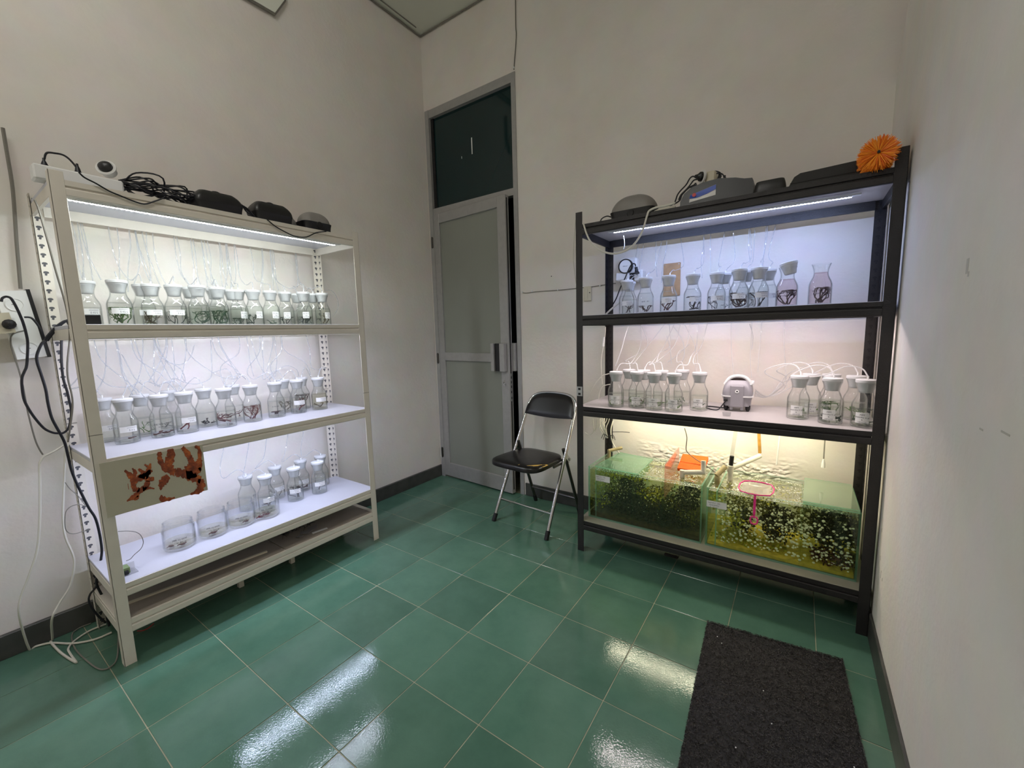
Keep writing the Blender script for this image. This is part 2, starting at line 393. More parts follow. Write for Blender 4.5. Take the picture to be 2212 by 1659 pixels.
# crumpled film stuck to the wall behind the tanks: a displaced sheet
b = MB(); nx, nz = 150, 44
from mathutils import noise as NZ
vs = []
for i in range(nx+1):
    for k in range(nz+1):
        u = i/nx; v = k/nz; x = 1.74+u*.92; z = .40+v*.18
        edge = max(0, min(1, min(u, 1-u)*5, (1-v)*2.2-.25-.5*abs(NZ.noise((u*7, v*3, 1.7)))))
        h = abs(NZ.noise((x*26+2*z, z*44, 0)))+.7*abs(NZ.noise((x*60+9, z*95-20*x, 3)))
        vs.append((x, .0006-.0008*min(1, edge*6)-.017*edge*h, z))
b.add(vs, [(i*(nz+1)+k, (i+1)*(nz+1)+k, (i+1)*(nz+1)+k+1, i*(nz+1)+k+1) for i in range(nx) for k in range(nz)])
part('crumpled_film', b, 'wall_paint', wall_back, label='crumpled peeling film on the wall above the tanks')
MARK = {(2090,575): (2.866,-1.25,1.364)[1:], (2092,592): (2.866,-1.262,1.346)[1:], (1905,1145): (2.866,-0.569,0.47)[1:], (1902,1205): (2.866,-0.59,0.369)[1:], (1903,1240): (2.866,-0.625,0.322)[1:], (1906,1252): (2.866,-0.659,0.319)[1:], (2172,936): (2.866,-1.546,1.058)[1:], (2120,928): (2.866,-1.438,1.042)[1:], (1876,1118): (2.866,-0.241,0.389)[1:]}
b = MB()
for u, v, w_, h_ in ((2090,575,8,18),(2092,592,5,6),(1905,1145,3,8),(1902,1205,3,10),(1903,1240,3,16),(1906,1252,3,6),(2172,936,20,2),(2120,928,10,2),(1876,1118,2,6)):
    p = MARK[(u, v)]; b.box(RX-.0006, p[0]-w_*.0009, p[1]-h_*.0009, RX+.0002, p[0]+w_*.0009, p[1]+h_*.0009)
part('scuff_mark', b, 'scuff', wall_right, label='small grey scuffs on the right wall', smooth=False)
p = (1.146,0,1.622); part('nail_hole', MB().lathe([(.004,0),(.003,.001),(.001,.001)], 8, p, (0,-1,0)), 'black_rubber', wall_back)
# a pale box whose lower corner reaches into the top of the frame
t = thing('wall_panel', 'pale panel with dark edge high on the left wall, cut by the photo top', 'panel', (0, -1.6, 3.08))
b = MB(); b.prism([(-2.0, 3.085), (-1.165, 3.085), (-1.10, 3.19), (-1.10, 3.42), (-2.0, 3.42)], lambda y, z: (.002, y, z), lambda y, z: (.028, y, z)); part('board', b, 'ceiling_paint', t, smooth=False)
b = MB(); b.tube([(.018, -2.0, 3.082), (.018, -1.163, 3.082), (.018, -1.097, 3.19), (.018, -1.097, 3.42)], .008, 6); part('edge_trim', b, 'grey_cord', t)
# wires fixed on the walls
def wire(name, label, mat, pts, r, sm=4, cat='cable', group=None, seg=6, clips=None):
    pts = [Vector((max(p[0], .024+r if p[1] < -2.2 else r), p[1], max(p[2], r))) for p in pts]; o = pts[0]
    b = MB().tube(pts, r, seg, smooth=sm)
    ob = solo(name, b, mat, label, cat, o, group)
    if clips:
        for p in clips: part('clip', MB().box(p[0]-.004, p[1]-.004, p[2]-.006, p[0]+.004, p[1]+.004, p[2]+.006, .001), 'white_plastic', ob)
    return ob
wire('wall_cable', 'thin grey cable running up the back wall above the door corner', 'grey_cord', [(0.905,-0.004,3.499),(0.902,-0.004,3.29),(0.904,-0.004,3.219),(0.879,-0.004,3.026)], .0035, clips=[(0.88,-0.006,3.037)])
wire('wall_cable', 'thin cable clipped level along the back wall behind the chair and rack', 'grey_cord', [(0.906,-0.004,1.53),(0.945,-0.004,1.523),(1.031,-0.004,1.527),(1.19,-0.004,1.524),(1.336,-0.004,1.525),(1.435,-0.004,1.526),(1.54,-0.004,1.532),(1.607,-0.004,1.535)], .0025, clips=[(0.906,-0.004,1.533), (0.989,-0.004,1.533), (1.197,-0.004,1.527), (1.503,-0.004,1.529)])
wire('wall_cable', 'dusty grey cable running down the left wall edge to the outlet', 'grey_cord', [(0.008,-2.268,2.072),(0.008,-2.268,1.971),(0.008,-2.268,1.876),(0.008,-2.272,1.79),(0.008,-2.281,1.662),(0.008,-2.287,1.555),(0.008,-2.292,1.468)], .006)

# ---------------------------------------------------------------- the door
door = thing('door_1', 'narrow grey aluminium door with frosted panes, standing slightly ajar', 'door', (.04, 0, 0)); door['kind'] = 'structure'
b = MB()
b.box(DX0, -.012, 0, .057, .05, DZ-.0); b.box(.852, -.008, 0, .886, .05, DZ); b.box(.057, -.008, 2.952, .852, .05, DZ)
b.box(.057, -.006, 2.214, .852, .045, 2.262)
part('door_frame', b, 'aluminium', door, smooth=False)
b = MB(); b.box(.055, .022, 2.26, .853, .030, 2.954); part('transom_pane', b, 'dark_glass', door, label='dark glass pane above the door', smooth=False)
b = MB(); b.box(*(0.462,0.021,2.593), (0.467,0.021,2.71)[0]+.003, .0219, (0.467,0.021,2.71)[2]); b.box(*(0.359,0.021,2.585), (0.36,0.021,2.602)[0]+.003, .0219, (0.36,0.021,2.602)[2]); part('scratch', b, 'paper', door, label='thin white scratches on the dark pane', smooth=False)
b = MB(); b.box(.057, .012, 2.262, .085, .022, 2.952); part('transom_bead', b, 'black_plastic', door)
a = math.radians(-4.34); ca, sa = math.cos(a), math.sin(a)
leafm = Matrix.Translation((.0435, -.006, .012)) @ Matrix.Rotation(a, 4, 'Z')
def leaf(name, mb, mat, parent=door, label=None):
    mb.v = [tuple(leafm @ Vector(p)) for p in mb.v]; return part(name, mb, mat, parent, label=label, smooth=False)
LW, LH, TK = .775, 2.203, .040
b = MB(); b.box(0, 0, 0, .075, TK, LH, .002); b.box(LW-.078, 0, 0, LW, TK, LH, .002); b.box(.075, 0, 0, LW-.078, TK, .118, .002); b.box(.075, 0, 1.012, LW-.078, TK, 1.08, .002); b.box(.075, 0, LH-.075, LW-.078, TK, LH, .002)
leafo = leaf('door_leaf', b, 'aluminium')
for z0, z1 in ((.118, 1.012), (1.08, LH-.075)):
    leaf('frosted_pane', MB().box(.074, .014, z0, LW-.077, .022, z1), 'frosted_glass', leafo)
b = MB(); b.box(LW-.001, .012, .03, LW+.001, .024, LH-.02); leaf('edge_seal', b, 'black_rubber', leafo)
b = MB(); b.box(.622, -.034, .945, .652, 0, 1.155, .003); b.box(.708, -.034, .945, .755, 0, 1.155, .003); b.box(.652, -.012, .945, .708, 0, 1.155); h = leaf('pull_handle', b, 'aluminium', leafo)
b = MB(); b.box(.654, -.018, .946, .706, -.011, 1.154); leaf('handle_inset', b, 'black_plastic', leafo, label='black recessed grip strip')
b = MB(); b.box(.70, TK, .945, .80, TK+.03, 1.155, .003); leaf('outer_handle', b, 'aluminium', leafo)
b = MB(); b.lathe([(.011, 0), (.011, .006), (.004, .006), (.004, .012)], 12, (.73, 0, .845), (0, -1, 0)); b.tube([(.73, -.012, .858), (.735, -.026, .868), (.748, -.03, .868), (.75, -.028, .885)], .003, 6); leaf('key_lock', b, 'chrome', leafo)
b = MB(); b.box(LW-.002, .006, .72, LW+.002, .032, .93, .001); lp = leaf('lock_plate', b, 'steel_plate', leafo)
b = MB()
for z in (.745, .79, .83, .865, .90): b.box(LW+.001, .014, z-.009, LW+.003, .022, z+.009)
leaf('lock_slots', b, 'black_rubber', lp)
for z in (.205, 1.03, 1.985):
    b = MB(); b.box(-.018, -.010, z-.04, .006, -.002, z+.04, .002); b.tube([(-.004, -.010, z-.045), (-.004, -.010, z+.045)], .006, 8); leaf('hinge', b, 'dark_chrome', leafo)
# what the door gap shows of the next room
b = MB(); b.box(-.2, 2.1, 0, 1.6, 2.2, 3.6); b.box(-.2, .12, 0, -.12, 2.2, 3.6); b.box(1.5, .12, 0, 1.6, 2.2, 3.6); b.box(-.2, .12, 3.0, 1.6, 2.2, 3.1)
struct('wall_far', b, 'green_panel')
def gapcab(): 
    t = thing('storage_cabinet', 'dim open cabinet in the next room seen through the door gap', 'cabinet', (.78, 1.2, 0))
    b = MB(); b.box(.55, 1.25, 0, 1.2, 1.6, .03); b.box(.55, 1.25, 1.62, 1.2, 1.6, 1.66); b.box(.55, 1.58, 0, 1.2, 1.6, 1.66); b.box(.55, 1.25, 0, .57, 1.6, 1.66); b.box(1.18, 1.25, 0, 1.2, 1.6, 1.66)
    part('carcass', b, 'teal_cabinet', t)
    for z in (.62, .98, 1.32): part('shelf', MB().box(.57, 1.26, z, 1.18, 1.58, z+.02), 'grey_board', t)
    part('lower_door', MB().box(.57, 1.24, .03, 1.18, 1.26, .62, .003), 'yellow_cabinet', t, label='ochre lower door')
    part('box', MB().box(.62, 1.3, 1.00, 1.1, 1.5, 1.2, .004), 'navy_cord', t)
gapcab()

# ---------------------------------------------------------------- racks
def slot_strip(mb, f, L0, L1, w, pitch=.035):
    """one slotted flange: f(a, z, d) -> 3-D, a across 0..w, d depth 0..t; keyhole openings are real holes"""
    n = int((L1-L0)/pitch); t = .0022
    hole = [(.5+(a_-.5)*.78, .5+(c_-.5)*.80) for a_, c_ in [(.32,.30),(.42,.22),(.55,.22),(.60,.36),(.60,.50),(.78,.56),(.78,.74),(.62,.84),(.40,.84),(.24,.74),(.24,.56),(.38,.48)]]
    cell = [(0,0),(.42,0),(.58,0),(1,0),(1,.5),(1,.62),(1,1),(.6,1),(.4,1),(0,1),(0,.6),(0,.4)]
    for i in range(n):
        z0 = L0+(L1-L0)*i/n; dz = (L1-L0)/n
        vs = []
        for d in (0, t):
            vs += [f(a*w, z0+c*dz, d) for a, c in cell]+[f(a*w, z0+c*dz, d) for a, c in hole]
        fs = []
        for k in range(12):
            j = (k+1) % 12
            fs.append((k, j, 12+j, 12+k)); fs.append((24+k, 36+k, 36+j, 24+j)); fs.append((12+k, 12+j, 36+j, 36+k))
        mb.add(vs, fs)
def rack(name, label, to, L, D, H, tops, metal, board, loc, rib_light=None, flange=.037):
    """to(u, v, z): u along the front (left to right), v from the front back into the rack"""
    t = thing(name, label, 'rack', loc)
    def pbox(nm_, u0, v0, z0, u1, v1, z1, mat, par=t, bb=.0012, lab=None):
        p = to(u0, v0, z0); q = to(u1, v1, z1)
        return part(nm_, MB().box(p[0], p[1], p[2], q[0], q[1], q[2], bb), mat, par, label=lab, smooth=False)
    th = .0026; fl = flange
    for u, su in ((0, 1), (L, -1)):
        for v, sv in ((0, 1), (D, -1)):
            b = MB()
            if v == 0:
                p = to(u, 0, 0); q = to(u+su*fl, th, H); b.box(*p, *q, .0008)
                p = to(u, 0, 0); q = to(u+su*th, fl, H); b.box(*p, *q, .0008)
            else:
                slot_strip(b, lambda a_, z, d: to(u+su*a_, D-d, z), 0, H, fl); slot_strip(b, lambda a_, z, d: to(u+su*d, D-a_, z), 0, H, fl)
            po = part('post', b, metal, t, smooth=False)
            if v:
                b = MB(); p = to(u+su*.003, D-.0014, .01); q = to(u+su*fl*.9, D-.0009, H-.01); b.box(*p, *q); p = to(u+su*.0009, D-.003, .01); q = to(u+su*.0014, D-fl*.9, H-.01); b.box(*p, *q)
                part('slot_shade', b, 'black_rubber' if metal != 'white_metal' else 'slot_shade_grey', po, smooth=False)  # dark sheet closing the slots, coloured to stand in for their shade
            p = to(u-su*.0005, v-sv*.0005, .915); q = to(u+su*(fl+.0005), v+sv*.004, .917)
            part('post_joint', MB().box(*p, *q), 'black_plastic' if metal != 'white_metal' else 'grey_cord', po, smooth=False)
    for zt in tops:
        bt = .014
        pbox('shelf_board', .004, .004, zt-bt, L-.004, D-.004, zt, board if not (isinstance(board, dict)) else board[zt], bb=.0015)
        prof = [(.0, -.0015), (.0, -.019), (.006, -.0215), (.006, -.024), (.001, -.0265), (-.0005, -.030), (-.0005, -.050), (.002, -.0535), (.012, -.0535), (.012, -.015), (.004, -.0015)]
        for v0, sv in ((.0, 1), (D, -1)):
            b = MB(); b.prism(prof, lambda v, z: to(fl, v0+sv*v, zt+z), lambda v, z: to(L-fl, v0+sv*v, zt+z)); part('beam', b, metal, t, smooth=False)
        for u0, su in ((.0026, 1), (L-.0026, -1)):
            p = to(u0, .004, zt-.0535); q = to(u0+su*.012, D-.004, zt-.0142); part('side_beam', MB().box(*p, *q, .001), metal, t, smooth=False)
    return t, pbox
WX, WY0, WY1, WD = .489, -2.2405, -1.0535, .419
WT = [1.803, 1.315, .823, .329, .1805]
toW = lambda u, v, z: (WX-v, WY0+u, z)
wrack, wbox = rack('storage_rack', 'white metal shelf rack with bottles along the left wall', toW, WY1-WY0, WD, 1.828, WT, 'white_metal', {1.803: 'white_board', 1.315: 'white_board', .823: 'white_board', .329: 'white_board', .1805: 'white_metal'}, (.28, -1.65, 0))
for y in (-1.754, -1.494): part('foot_block', MB().box(.285, y-.012, 0, .31, y+.012, .128, .002), 'white_metal', wrack)
BX0, BX1, BY, BD = 1.588, 2.857, -.530, .44
BT = [1.790, 1.325, .837, .184]
toB = lambda u, v, z: (BX0+u, BY+v, z)
brack, bbox = rack('storage_rack', 'black metal shelf rack in the right corner with bottles and two tanks', toB, BX1-BX0, BD, 1.852, BT, 'black_metal', {1.790: 'grey_laminate', 1.325: 'grey_laminate', .837: 'grey_laminate', .184: 'beige_laminate'}, (2.22, -.31, 0))
# bright joint plate on the black rack's left front post
jp = part('joint_plate', MB().box(1.588, -.5325, .893, 1.622, -.530, .945, .0008), 'steel_plate', brack, label='bare steel joint plate')
for z in (.905, .932): part('plate_tab', MB().box(1.598, -.5338, z-.006, 1.612, -.5322, z+.006, .0005), 'black_plastic', jp)
# ---------------------------------------------------------------- LED strips
def led(key, label, p0, p1, inward, tick=1):
    col, s = LED[key]; emit('led_'+key, col, s); emit('diode_'+key, col, s*1.4)
    p0 = Vector(p0); p1 = Vector(p1); t = thing('led_strip', label, 'light', tuple((p0+p1)/2), 'LED strips under the rack shelves')
    ax = (p1-p0).normalized(); side = Vector(inward).normalized(); L = (p1-p0).length; c = (p0+p1)/2; up = Vector((0,0,1))
    b = MB(); b.obox(c+up*.0135, ax, side, up, L/2+.03, .012, .0035); part('housing', b, 'white_plastic', t, smooth=False)
    b = MB(); b.obox(c+up*.0075-side*.002, ax, side, up, L/2, .0045, .0025); b.mi = [0,1,1,1,0,1]; part('light_bar', b, ['led_'+key, 'white_plastic'], t, smooth=False)
    b = MB(); n = int(L/.0135)
    for i in range(n): b.obox(p0+ax*(L*(i+.5)/n)+up*.008+side*(.0068*tick), ax, side, up, .0032, .003, .0025)
    b.mi = [0,1,1,1,0,1]*n; part('diodes', b, ['diode_'+key, 'white_plastic'], t, smooth=False, kind='stuff')
led('white_upper', 'glowing white LED strip under the white rack top shelf', (.4655, -2.198, 1.7365), (.4655, -1.190, 1.7365), (-1, 0, 0))
led('white_middle', 'LED strip under the white rack upper bottle shelf, above middle bottles', (.44, -2.19, 1.276), (.44, -1.12, 1.276), (-1, 0, 0))
led('white_lower', 'LED strip under the white rack middle shelf, above the open jars', (.44, -2.19, .784), (.44, -1.12, .784), (-1, 0, 0))
led('black_upper', 'glowing white LED strip under the black rack top shelf', (1.735, -.37, 1.752), (2.722, -.315, 1.752), (0, 1, 0), -1)
led('black_middle', 'LED strip under the black rack upper bottle shelf, above the silver pump', (1.70, -.47, 1.287), (2.74, -.47, 1.287), (0, 1, 0))
led('black_lower', 'warm LED strip under the black rack middle shelf, above the tanks', (1.66, -.22, .799), (2.70, -.22, .799), (0, 1, 0))

# added fill fixture above the viewer, not a lamp of the room
emit('fill_tube', *FILL_TUBE)
t = thing('ceiling_fill_light', 'added white fill light on the ceiling, unseen, brightening the walls', 'light', (1.5, -2.9, CH))
part('batten', MB().box(1.465, -3.52, CH-.05, 1.535, -2.28, CH, .005), 'white_plastic', t, smooth=False)
part('tube', MB().tube([(1.5, -3.5, CH-.085), (1.5, -2.3, CH-.085)], .014, 10), 'fill_tube', t)
for y in (-3.51, -2.29): part('lamp_holder', MB().box(1.485, y-.012, CH-.105, 1.515, y+.012, CH-.049, .003), 'white_plastic', t)
# ---------------------------------------------------------------- bottles
BP = [(.036, 0), (.0405, .002), (.042, .007), (.042, .082), (.0412, .092), (.0378, .103), (.0330, .113), (.0290, .122), (.0266, .131), (.0260, .139), (.0266, .148), (.0288, .158), (.0318, .167), (.0342, .1735), (.0348, .175)]
def inner_r(z, wall=.0022):
    for (r0, z0), (r1, z1) in zip(BP, BP[1:]):
        if z0 <= z <= z1: return r0+(r1-r0)*(z-z0)/max(1e-9, z1-z0)-wall
    return BP[-1][0]-wall
gb = MB(); gb.lathe(BP+[(.0340, .1757), (.0330, .174)]+[(inner_r(z), z) for r, z in reversed(BP[4:-1])]+[(.0395, .085), (.0395, .009), (.001, .0075)], 28, closed=True)
gb.add([(.036*math.cos(2*PI*k/28), .036*math.sin(2*PI*k/28), .0005) for k in range(28)], [tuple(range(27, -1, -1))])
GLASS = gb.mesh('bottle_glass', 'bottle_glass', ang=60)
sb = MB(); sb.lathe([(.001, .1895), (.0315, .1895), (.0340, .188), (.0346, .1845), (.0340, .1778), (.0318, .1765), (.0300, .169), (.0262, .157), (.0240, .146), (.0225, .139), (.0205, .137), (.001, .137)], 24, closed=True)
STOP = sb.mesh('stopper', 'silicone', ang=40)
nb = MB(); nb.tube([(.004, .003, .1895), (.004, .003, .202)], .0032, 6); NIP = nb.mesh('tube_nipple', 'white_plastic')
WAT = {}
def water_mesh(fill, kind):
    k = (round(fill, 3), kind)
    if k not in WAT:
        pr = [(.001, .0095), (.0385, .010), (.0388, .012)]; z = .03
        while z < fill-.006: pr.append((inner_r(z)-.0003, z)); z += .012
        r = inner_r(fill)-.0003; pr += [(r, fill), (r-.0015, fill-.0012), (.001, fill-.0014)]
        WAT[k] = MB().lathe(pr, 24, closed=True).mesh('water', kind, ang=50)
    return WAT[k]
def weed(seed, n, h, R, r, style='branch', zb=.012):
    """branching seaweed inside a cylinder of radius R, up to height h"""
    g = random.Random(seed); mb = MB()
    def clampp(p):
        q = math.hypot(p[0], p[1])
        if q > R: p = Vector((p[0]*R/q, p[1]*R/q, p[2]))
        z_ = max(p[2], zb+r)
        if z_ > h: z_ = h-(z_-h)*.8
        return Vector((p[0], p[1], max(z_, zb+r)))
    def br(p, d, ln, rad, dep):
        pts = [p]; k = 4
        for i in range(k):
            d = (d+Vector((g.uniform(-.5,.5), g.uniform(-.5,.5), g.uniform(-.35,.45)))).normalized()
            p = clampp(p+d*(ln/k)); pts.append(p)
        mb.tube(pts, [rad*(1-.45*i/k) for i in range(k+1)], 5, smooth=0)
        if dep > 0:
            for _ in range(2 if g.random() < .75 else 3):
                q = pts[g.choice((2, 3, 4))]; br(q, (d+Vector((g.uniform(-1,1), g.uniform(-1,1), g.uniform(-.3,.9)))).normalized(), ln*g.uniform(.55,.85), rad*.72, dep-1)
    if style == 'branch':
        for i in range(n):
            a_ = g.uniform(0, 2*PI); q = g.uniform(0, .6)*R
            br(Vector((q*math.cos(a_), q*math.sin(a_), zb+r)), Vector((g.uniform(-.8,.8), g.uniform(-.8,.8), g.uniform(.3,1))).normalized(), h*.75, r, 3)
    elif style == 'flat':       # short pieces lying on the bottom
        for i in range(n):
            a_ = g.uniform(0, 2*PI); q = g.uniform(0, .8)*R; p = Vector((q*math.cos(a_), q*math.sin(a_), zb+r*1.2+g.uniform(0, .006)))
            br(p, Vector((g.uniform(-1,1), g.uniform(-1,1), .05)).normalized(), R*.9, r, 1)
    elif style == 'stick':      # one long leaning piece
        for i in range(n):
            a_ = g.uniform(0, PI); d = Vector((math.cos(a_), math.sin(a_), 0)); p0 = clampp(-d*R*.8+Vector((0,0,zb+r))); p1 = clampp(d*R*.8+Vector((0,0,h)))
            mb.tube([p0, (p0+p1)/2+Vector((0,.004,.004)), p1], [r*.6, r*1.3, r*.4], 6, smooth=3)
            br((p0+p1)/2, Vector((d.x, d.y, -.4)), R, r*.7, 0)
    elif style == 'curl':
        for i in range(n):
            a0 = g.uniform(0, 2*PI); pts = []; z = zb+r+g.uniform(0, .008); R1 = R*g.uniform(.75, .97)
            for k in range(11): pts.append(clampp(Vector((R1*math.cos(a0+k*.33), R1*math.sin(a0+k*.33), z+(h-z)*(k/10)*g.uniform(.7,1)))))
            mb.tube(pts, [r*(1-.05*k) for k in range(11)], 5, smooth=2)
            br(pts[5], Vector((g.uniform(-1,1), g.uniform(-1,1), .3)).normalized(), h*.5, r*.7, 1)
    return mb
def wrap(mb, R, z0, z1, a0, a1, n=8):
    """a curved label patch on a cylinder"""
    vs = []
    for i in range(n+1):
        t_ = a0+(a1-a0)*i/n
        vs += [(R*math.cos(t_), R*math.sin(t_), z0), (R*math.cos(t_), R*math.sin(t_), z1), ((R-.0004)*math.cos(t_), (R-.0004)*math.sin(t_), z0), ((R-.0004)*math.cos(t_), (R-.0004)*math.sin(t_), z1)]
    fs = []
    for i in range(n):
        k = i*4; fs += [(k, k+4, k+5, k+1), (k+2, k+3, k+7, k+6), (k, k+2, k+6, k+4), (k+1, k+5, k+7, k+3)]
    fs += [(0, 1, 3, 2), (n*4, n*4+2, n*4+3, n*4+1)]
    mb.add(vs, fs)
def wtext(mb, st, R, ac, z, size, tilt=0):
    vs, fs = TXT[st]; ct, si = math.cos(tilt), math.sin(tilt); out = []
    for x, y, _ in vs:
        x, y = x*size, y*size; x, y = x*ct-y*si, x*si+y*ct
        t_ = ac+x/R; out.append((R*math.cos(t_), R*math.sin(t_), z+y))
    mb.add(out, fs)
CAMXY = (cam.matrix_world.translation.x, cam.matrix_world.translation.y)
TUBES = []
def bottle(pos, label, group, fill=.085, water='water_clear', wd=None, lab=None, stop=True, seed=1, tubeto=None, short=None, tilt=0):
    t = thing('seaweed_bottle', label, 'bottle', pos, group)
    part('glass', GLASS, None, t, local=True)
    if stop:
        s = part('stopper', STOP, None, t, local=True)
        if tilt:
            s.matrix_local = Matrix.Translation((0,0,.178)) @ Matrix.Rotation(tilt, 4, 'Y') @ Matrix.Translation((.004,0,-.172))
        else:
            part('tube_nipple', NIP, None, s, local=True)
    part('water', water_mesh(fill, water), None, t, local=True)
    if wd:
        mat_, n, h, r, st = wd
        part('seaweed', weed(seed, n, h*1.25, .0365, r*1.22, st), mat_, t, local=True)
    if lab:
        kind, off, lines = lab
        ac = math.atan2(CAMXY[1]-pos[1], CAMXY[0]-pos[0])+off; R = .0424
        if kind == 'print':      # printed strip with a small bold code; the machine code beside it is left out
            p = MB(); wrap(p, R, .050, .074, ac-.62, ac+.78); lo = part('printed_label', p, 'paper', t, local=True)
            q = MB()
            for dz in (.069, .0665): wrap(q, R+.0002, dz, dz+.0007, ac-.05, ac+.68)
            part('small_print', q, 'grey_print', lo, local=True)
            q = MB(); wtext(q, lines[0], R+.0003, ac+.32, .0545, .0105); part('lettering', q, 'ink', lo, local=True)
        elif kind == 'note':
            big = len(lines) > 3; z0_, z1_, hw_ = (.020, .062, .52) if big else (.041, .076, .40)
            p = MB(); wrap(p, R, z0_, z1_, ac-hw_, ac+hw_); lo = part('note_label', p, 'paper', t, local=True)
            q = MB(); tl_ = random.Random(seed).uniform(-.06, .06)
            for i, ln in enumerate(lines): wtext(q, ln, R+.0003, ac, z1_-.0115-.0098*i, .0082 if big else .0088, tl_)
            part('lettering', q, 'ink', lo, local=True)
        elif kind == 'ink':      # written straight on the glass
            q = MB()
            for i, ln in enumerate(lines): wtext(q, ln, R+.0003, ac, .060-.0115*i, .0098, .05)
            part('handwriting', q, 'ink', t, local=True)
    if tubeto: TUBES.append((Vector(pos)+Vector((.004, .003, .20)), tubeto, short or label))
    return t
GW1 = "stoppered bottles on the white rack's upper bottle shelf"
GW2 = "stoppered bottles on the white rack's middle shelf"
GW3 = "stoppered bottles on the white rack's jar shelf"
GB1 = "bottles on the black rack's upper bottle shelf"
GB2 = "stoppered bottles on the black rack's middle shelf"
z = WT[1]
U = 'white upper'
W1 = [
 ((0.114,-2.126,1.315), 'stoppered bottle half hidden by the white rack left post, behind a small black box', .082, ('weed_dark_green',2,.05,.002,'flat'), ('print',.1,['S.02 L']), 'post-hidden upper bottle'),
 ((0.227,-2.049,1.315), 'stoppered bottle packed with bushy bright green seaweed under a printed label, white upper shelf', .098, ('weed_green_bright',9,.062,.0021,'branch'), ('print',-.05,['S.02 L']), 'bushy bright green bottle'),
 ((0.151,-1.92,1.315), 'stoppered bottle of olive brown seaweed with printed label, white upper shelf', .094, ('weed_olive',6,.055,.0024,'branch'), ('print',.05,['1.0 L']), 'olive seaweed bottle'),
 ((0.185,-1.846,1.315), 'stoppered bottle of thin dark green strands with printed label, right of the olive one', .092, ('weed_dark_green',4,.055,.0018,'branch'), ('print',.05,['5.0 L']), 'thin dark green strand bottle'),
 ((0.226,-1.768,1.315), 'unlabelled bottle of spiky vivid green branches, fifth from the left on white upper shelf', .098, ('weed_green',4,.056,.0024,'branch'), None, 'first vivid green bottle'),
 ((0.196,-1.674,1.315), 'unlabelled bottle with the widest vivid green branches on white upper shelf', .096, ('weed_green',5,.062,.0027,'branch'), None, 'widest vivid green bottle'),
 ((0.129,-1.556,1.315), 'bottle of low curly green sprigs with note at right, beside the widest vivid green one', .094, ('weed_green',5,.036,.002,'branch'), ('note',.55,['ALGA 1','2 gr','18/10/25']), 'low curly green bottle'),
 ((0.175,-1.502,1.315), 'bottle with one dark forked sprig leaning up to its right note, white upper shelf', .104, ('weed_dark_green',3,.05,.0021,'branch'), ('note',.6,['ALGA 1','2 gr','18/10/25']), 'dark forked sprig bottle'),
 ((0.184,-1.419,1.315), 'almost empty looking bottle with a tiny green tuft at the bottom, white upper shelf', .112, ('weed_green',4,.026,.002,'flat'), ('note',.5,['ALGA 1','2 gr','18/10/25']), 'tiny tuft bottle'),
 ((0.172,-1.333,1.315), 'bottle with square note centred above dark green weed, third from right on white upper shelf', .104, ('weed_dark_green',4,.04,.002,'branch'), ('note',.1,['ALGA 2','2 gr','18/10/25']), 'centred note bottle'),
 ((0.234,-1.26,1.315), 'bottle with tilted note over dark tangled weed, second from right on white upper shelf', .112, ('weed_dark_green',6,.04,.0022,'branch'), ('note',.15,['ALGA 2','2 gr','18/10/25']), 'tilted note bottle'),
 ((0.24,-1.152,1.315), 'rightmost bottle on the white upper shelf, with yellowish sprig and note at its edge', .100, ('weed_olive',2,.048,.0024,'branch'), ('note',.65,['ALGA 2','2 gr','18/10/25']), 'rightmost upper bottle'),
 ((0.107,-1.943,1.315), 'back row bottle between the bushy green and the olive bottles, white upper shelf', .088, ('weed_pale_green',2,.05,.0014,'branch'), ('print',.2,['1.0 L']), 'first back row bottle'),
 ((0.064,-1.763,1.315), 'back row bottle between thin dark green strands and first vivid green, white upper shelf', .09, ('weed_dark_green',2,.04,.0016,'branch'), None, 'second back row bottle'),
 ((0.039,-1.66,1.315), 'back row bottle between the two vivid green bottles, white upper shelf', .09, ('weed_dark_green',3,.045,.0016,'branch'), None, 'third back row bottle'),
 ((0.077,-1.581,1.315), 'back row bottle behind widest vivid green and low curly bottles, white upper shelf', .09, ('weed_green',2,.035,.0016,'branch'), None, 'fourth back row bottle'),
 ((0.099,-1.237,1.315), 'back row bottle between the centred note and tilted note bottles, white upper shelf', .09, ('weed_dark_green',2,.035,.0016,'branch'), None, 'fifth back row bottle'),
 ((0.184,-1.177,1.315), 'back row bottle beside the rear right post, behind tilted note bottle, white upper shelf', .09, ('weed_dark_green',2,.035,.0016,'branch'), None, 'last back row bottle'),
]
for i, (p, lb, fi, wd, la, sh) in enumerate(W1):
    p = (max(p[0], .12), p[1], p[2]); bottle(p, lb, GW1, fi, 'water_green' if i > 3 and i != 9 else 'water_clear', wd, la, seed=10+i, tubeto='WU', short=sh)
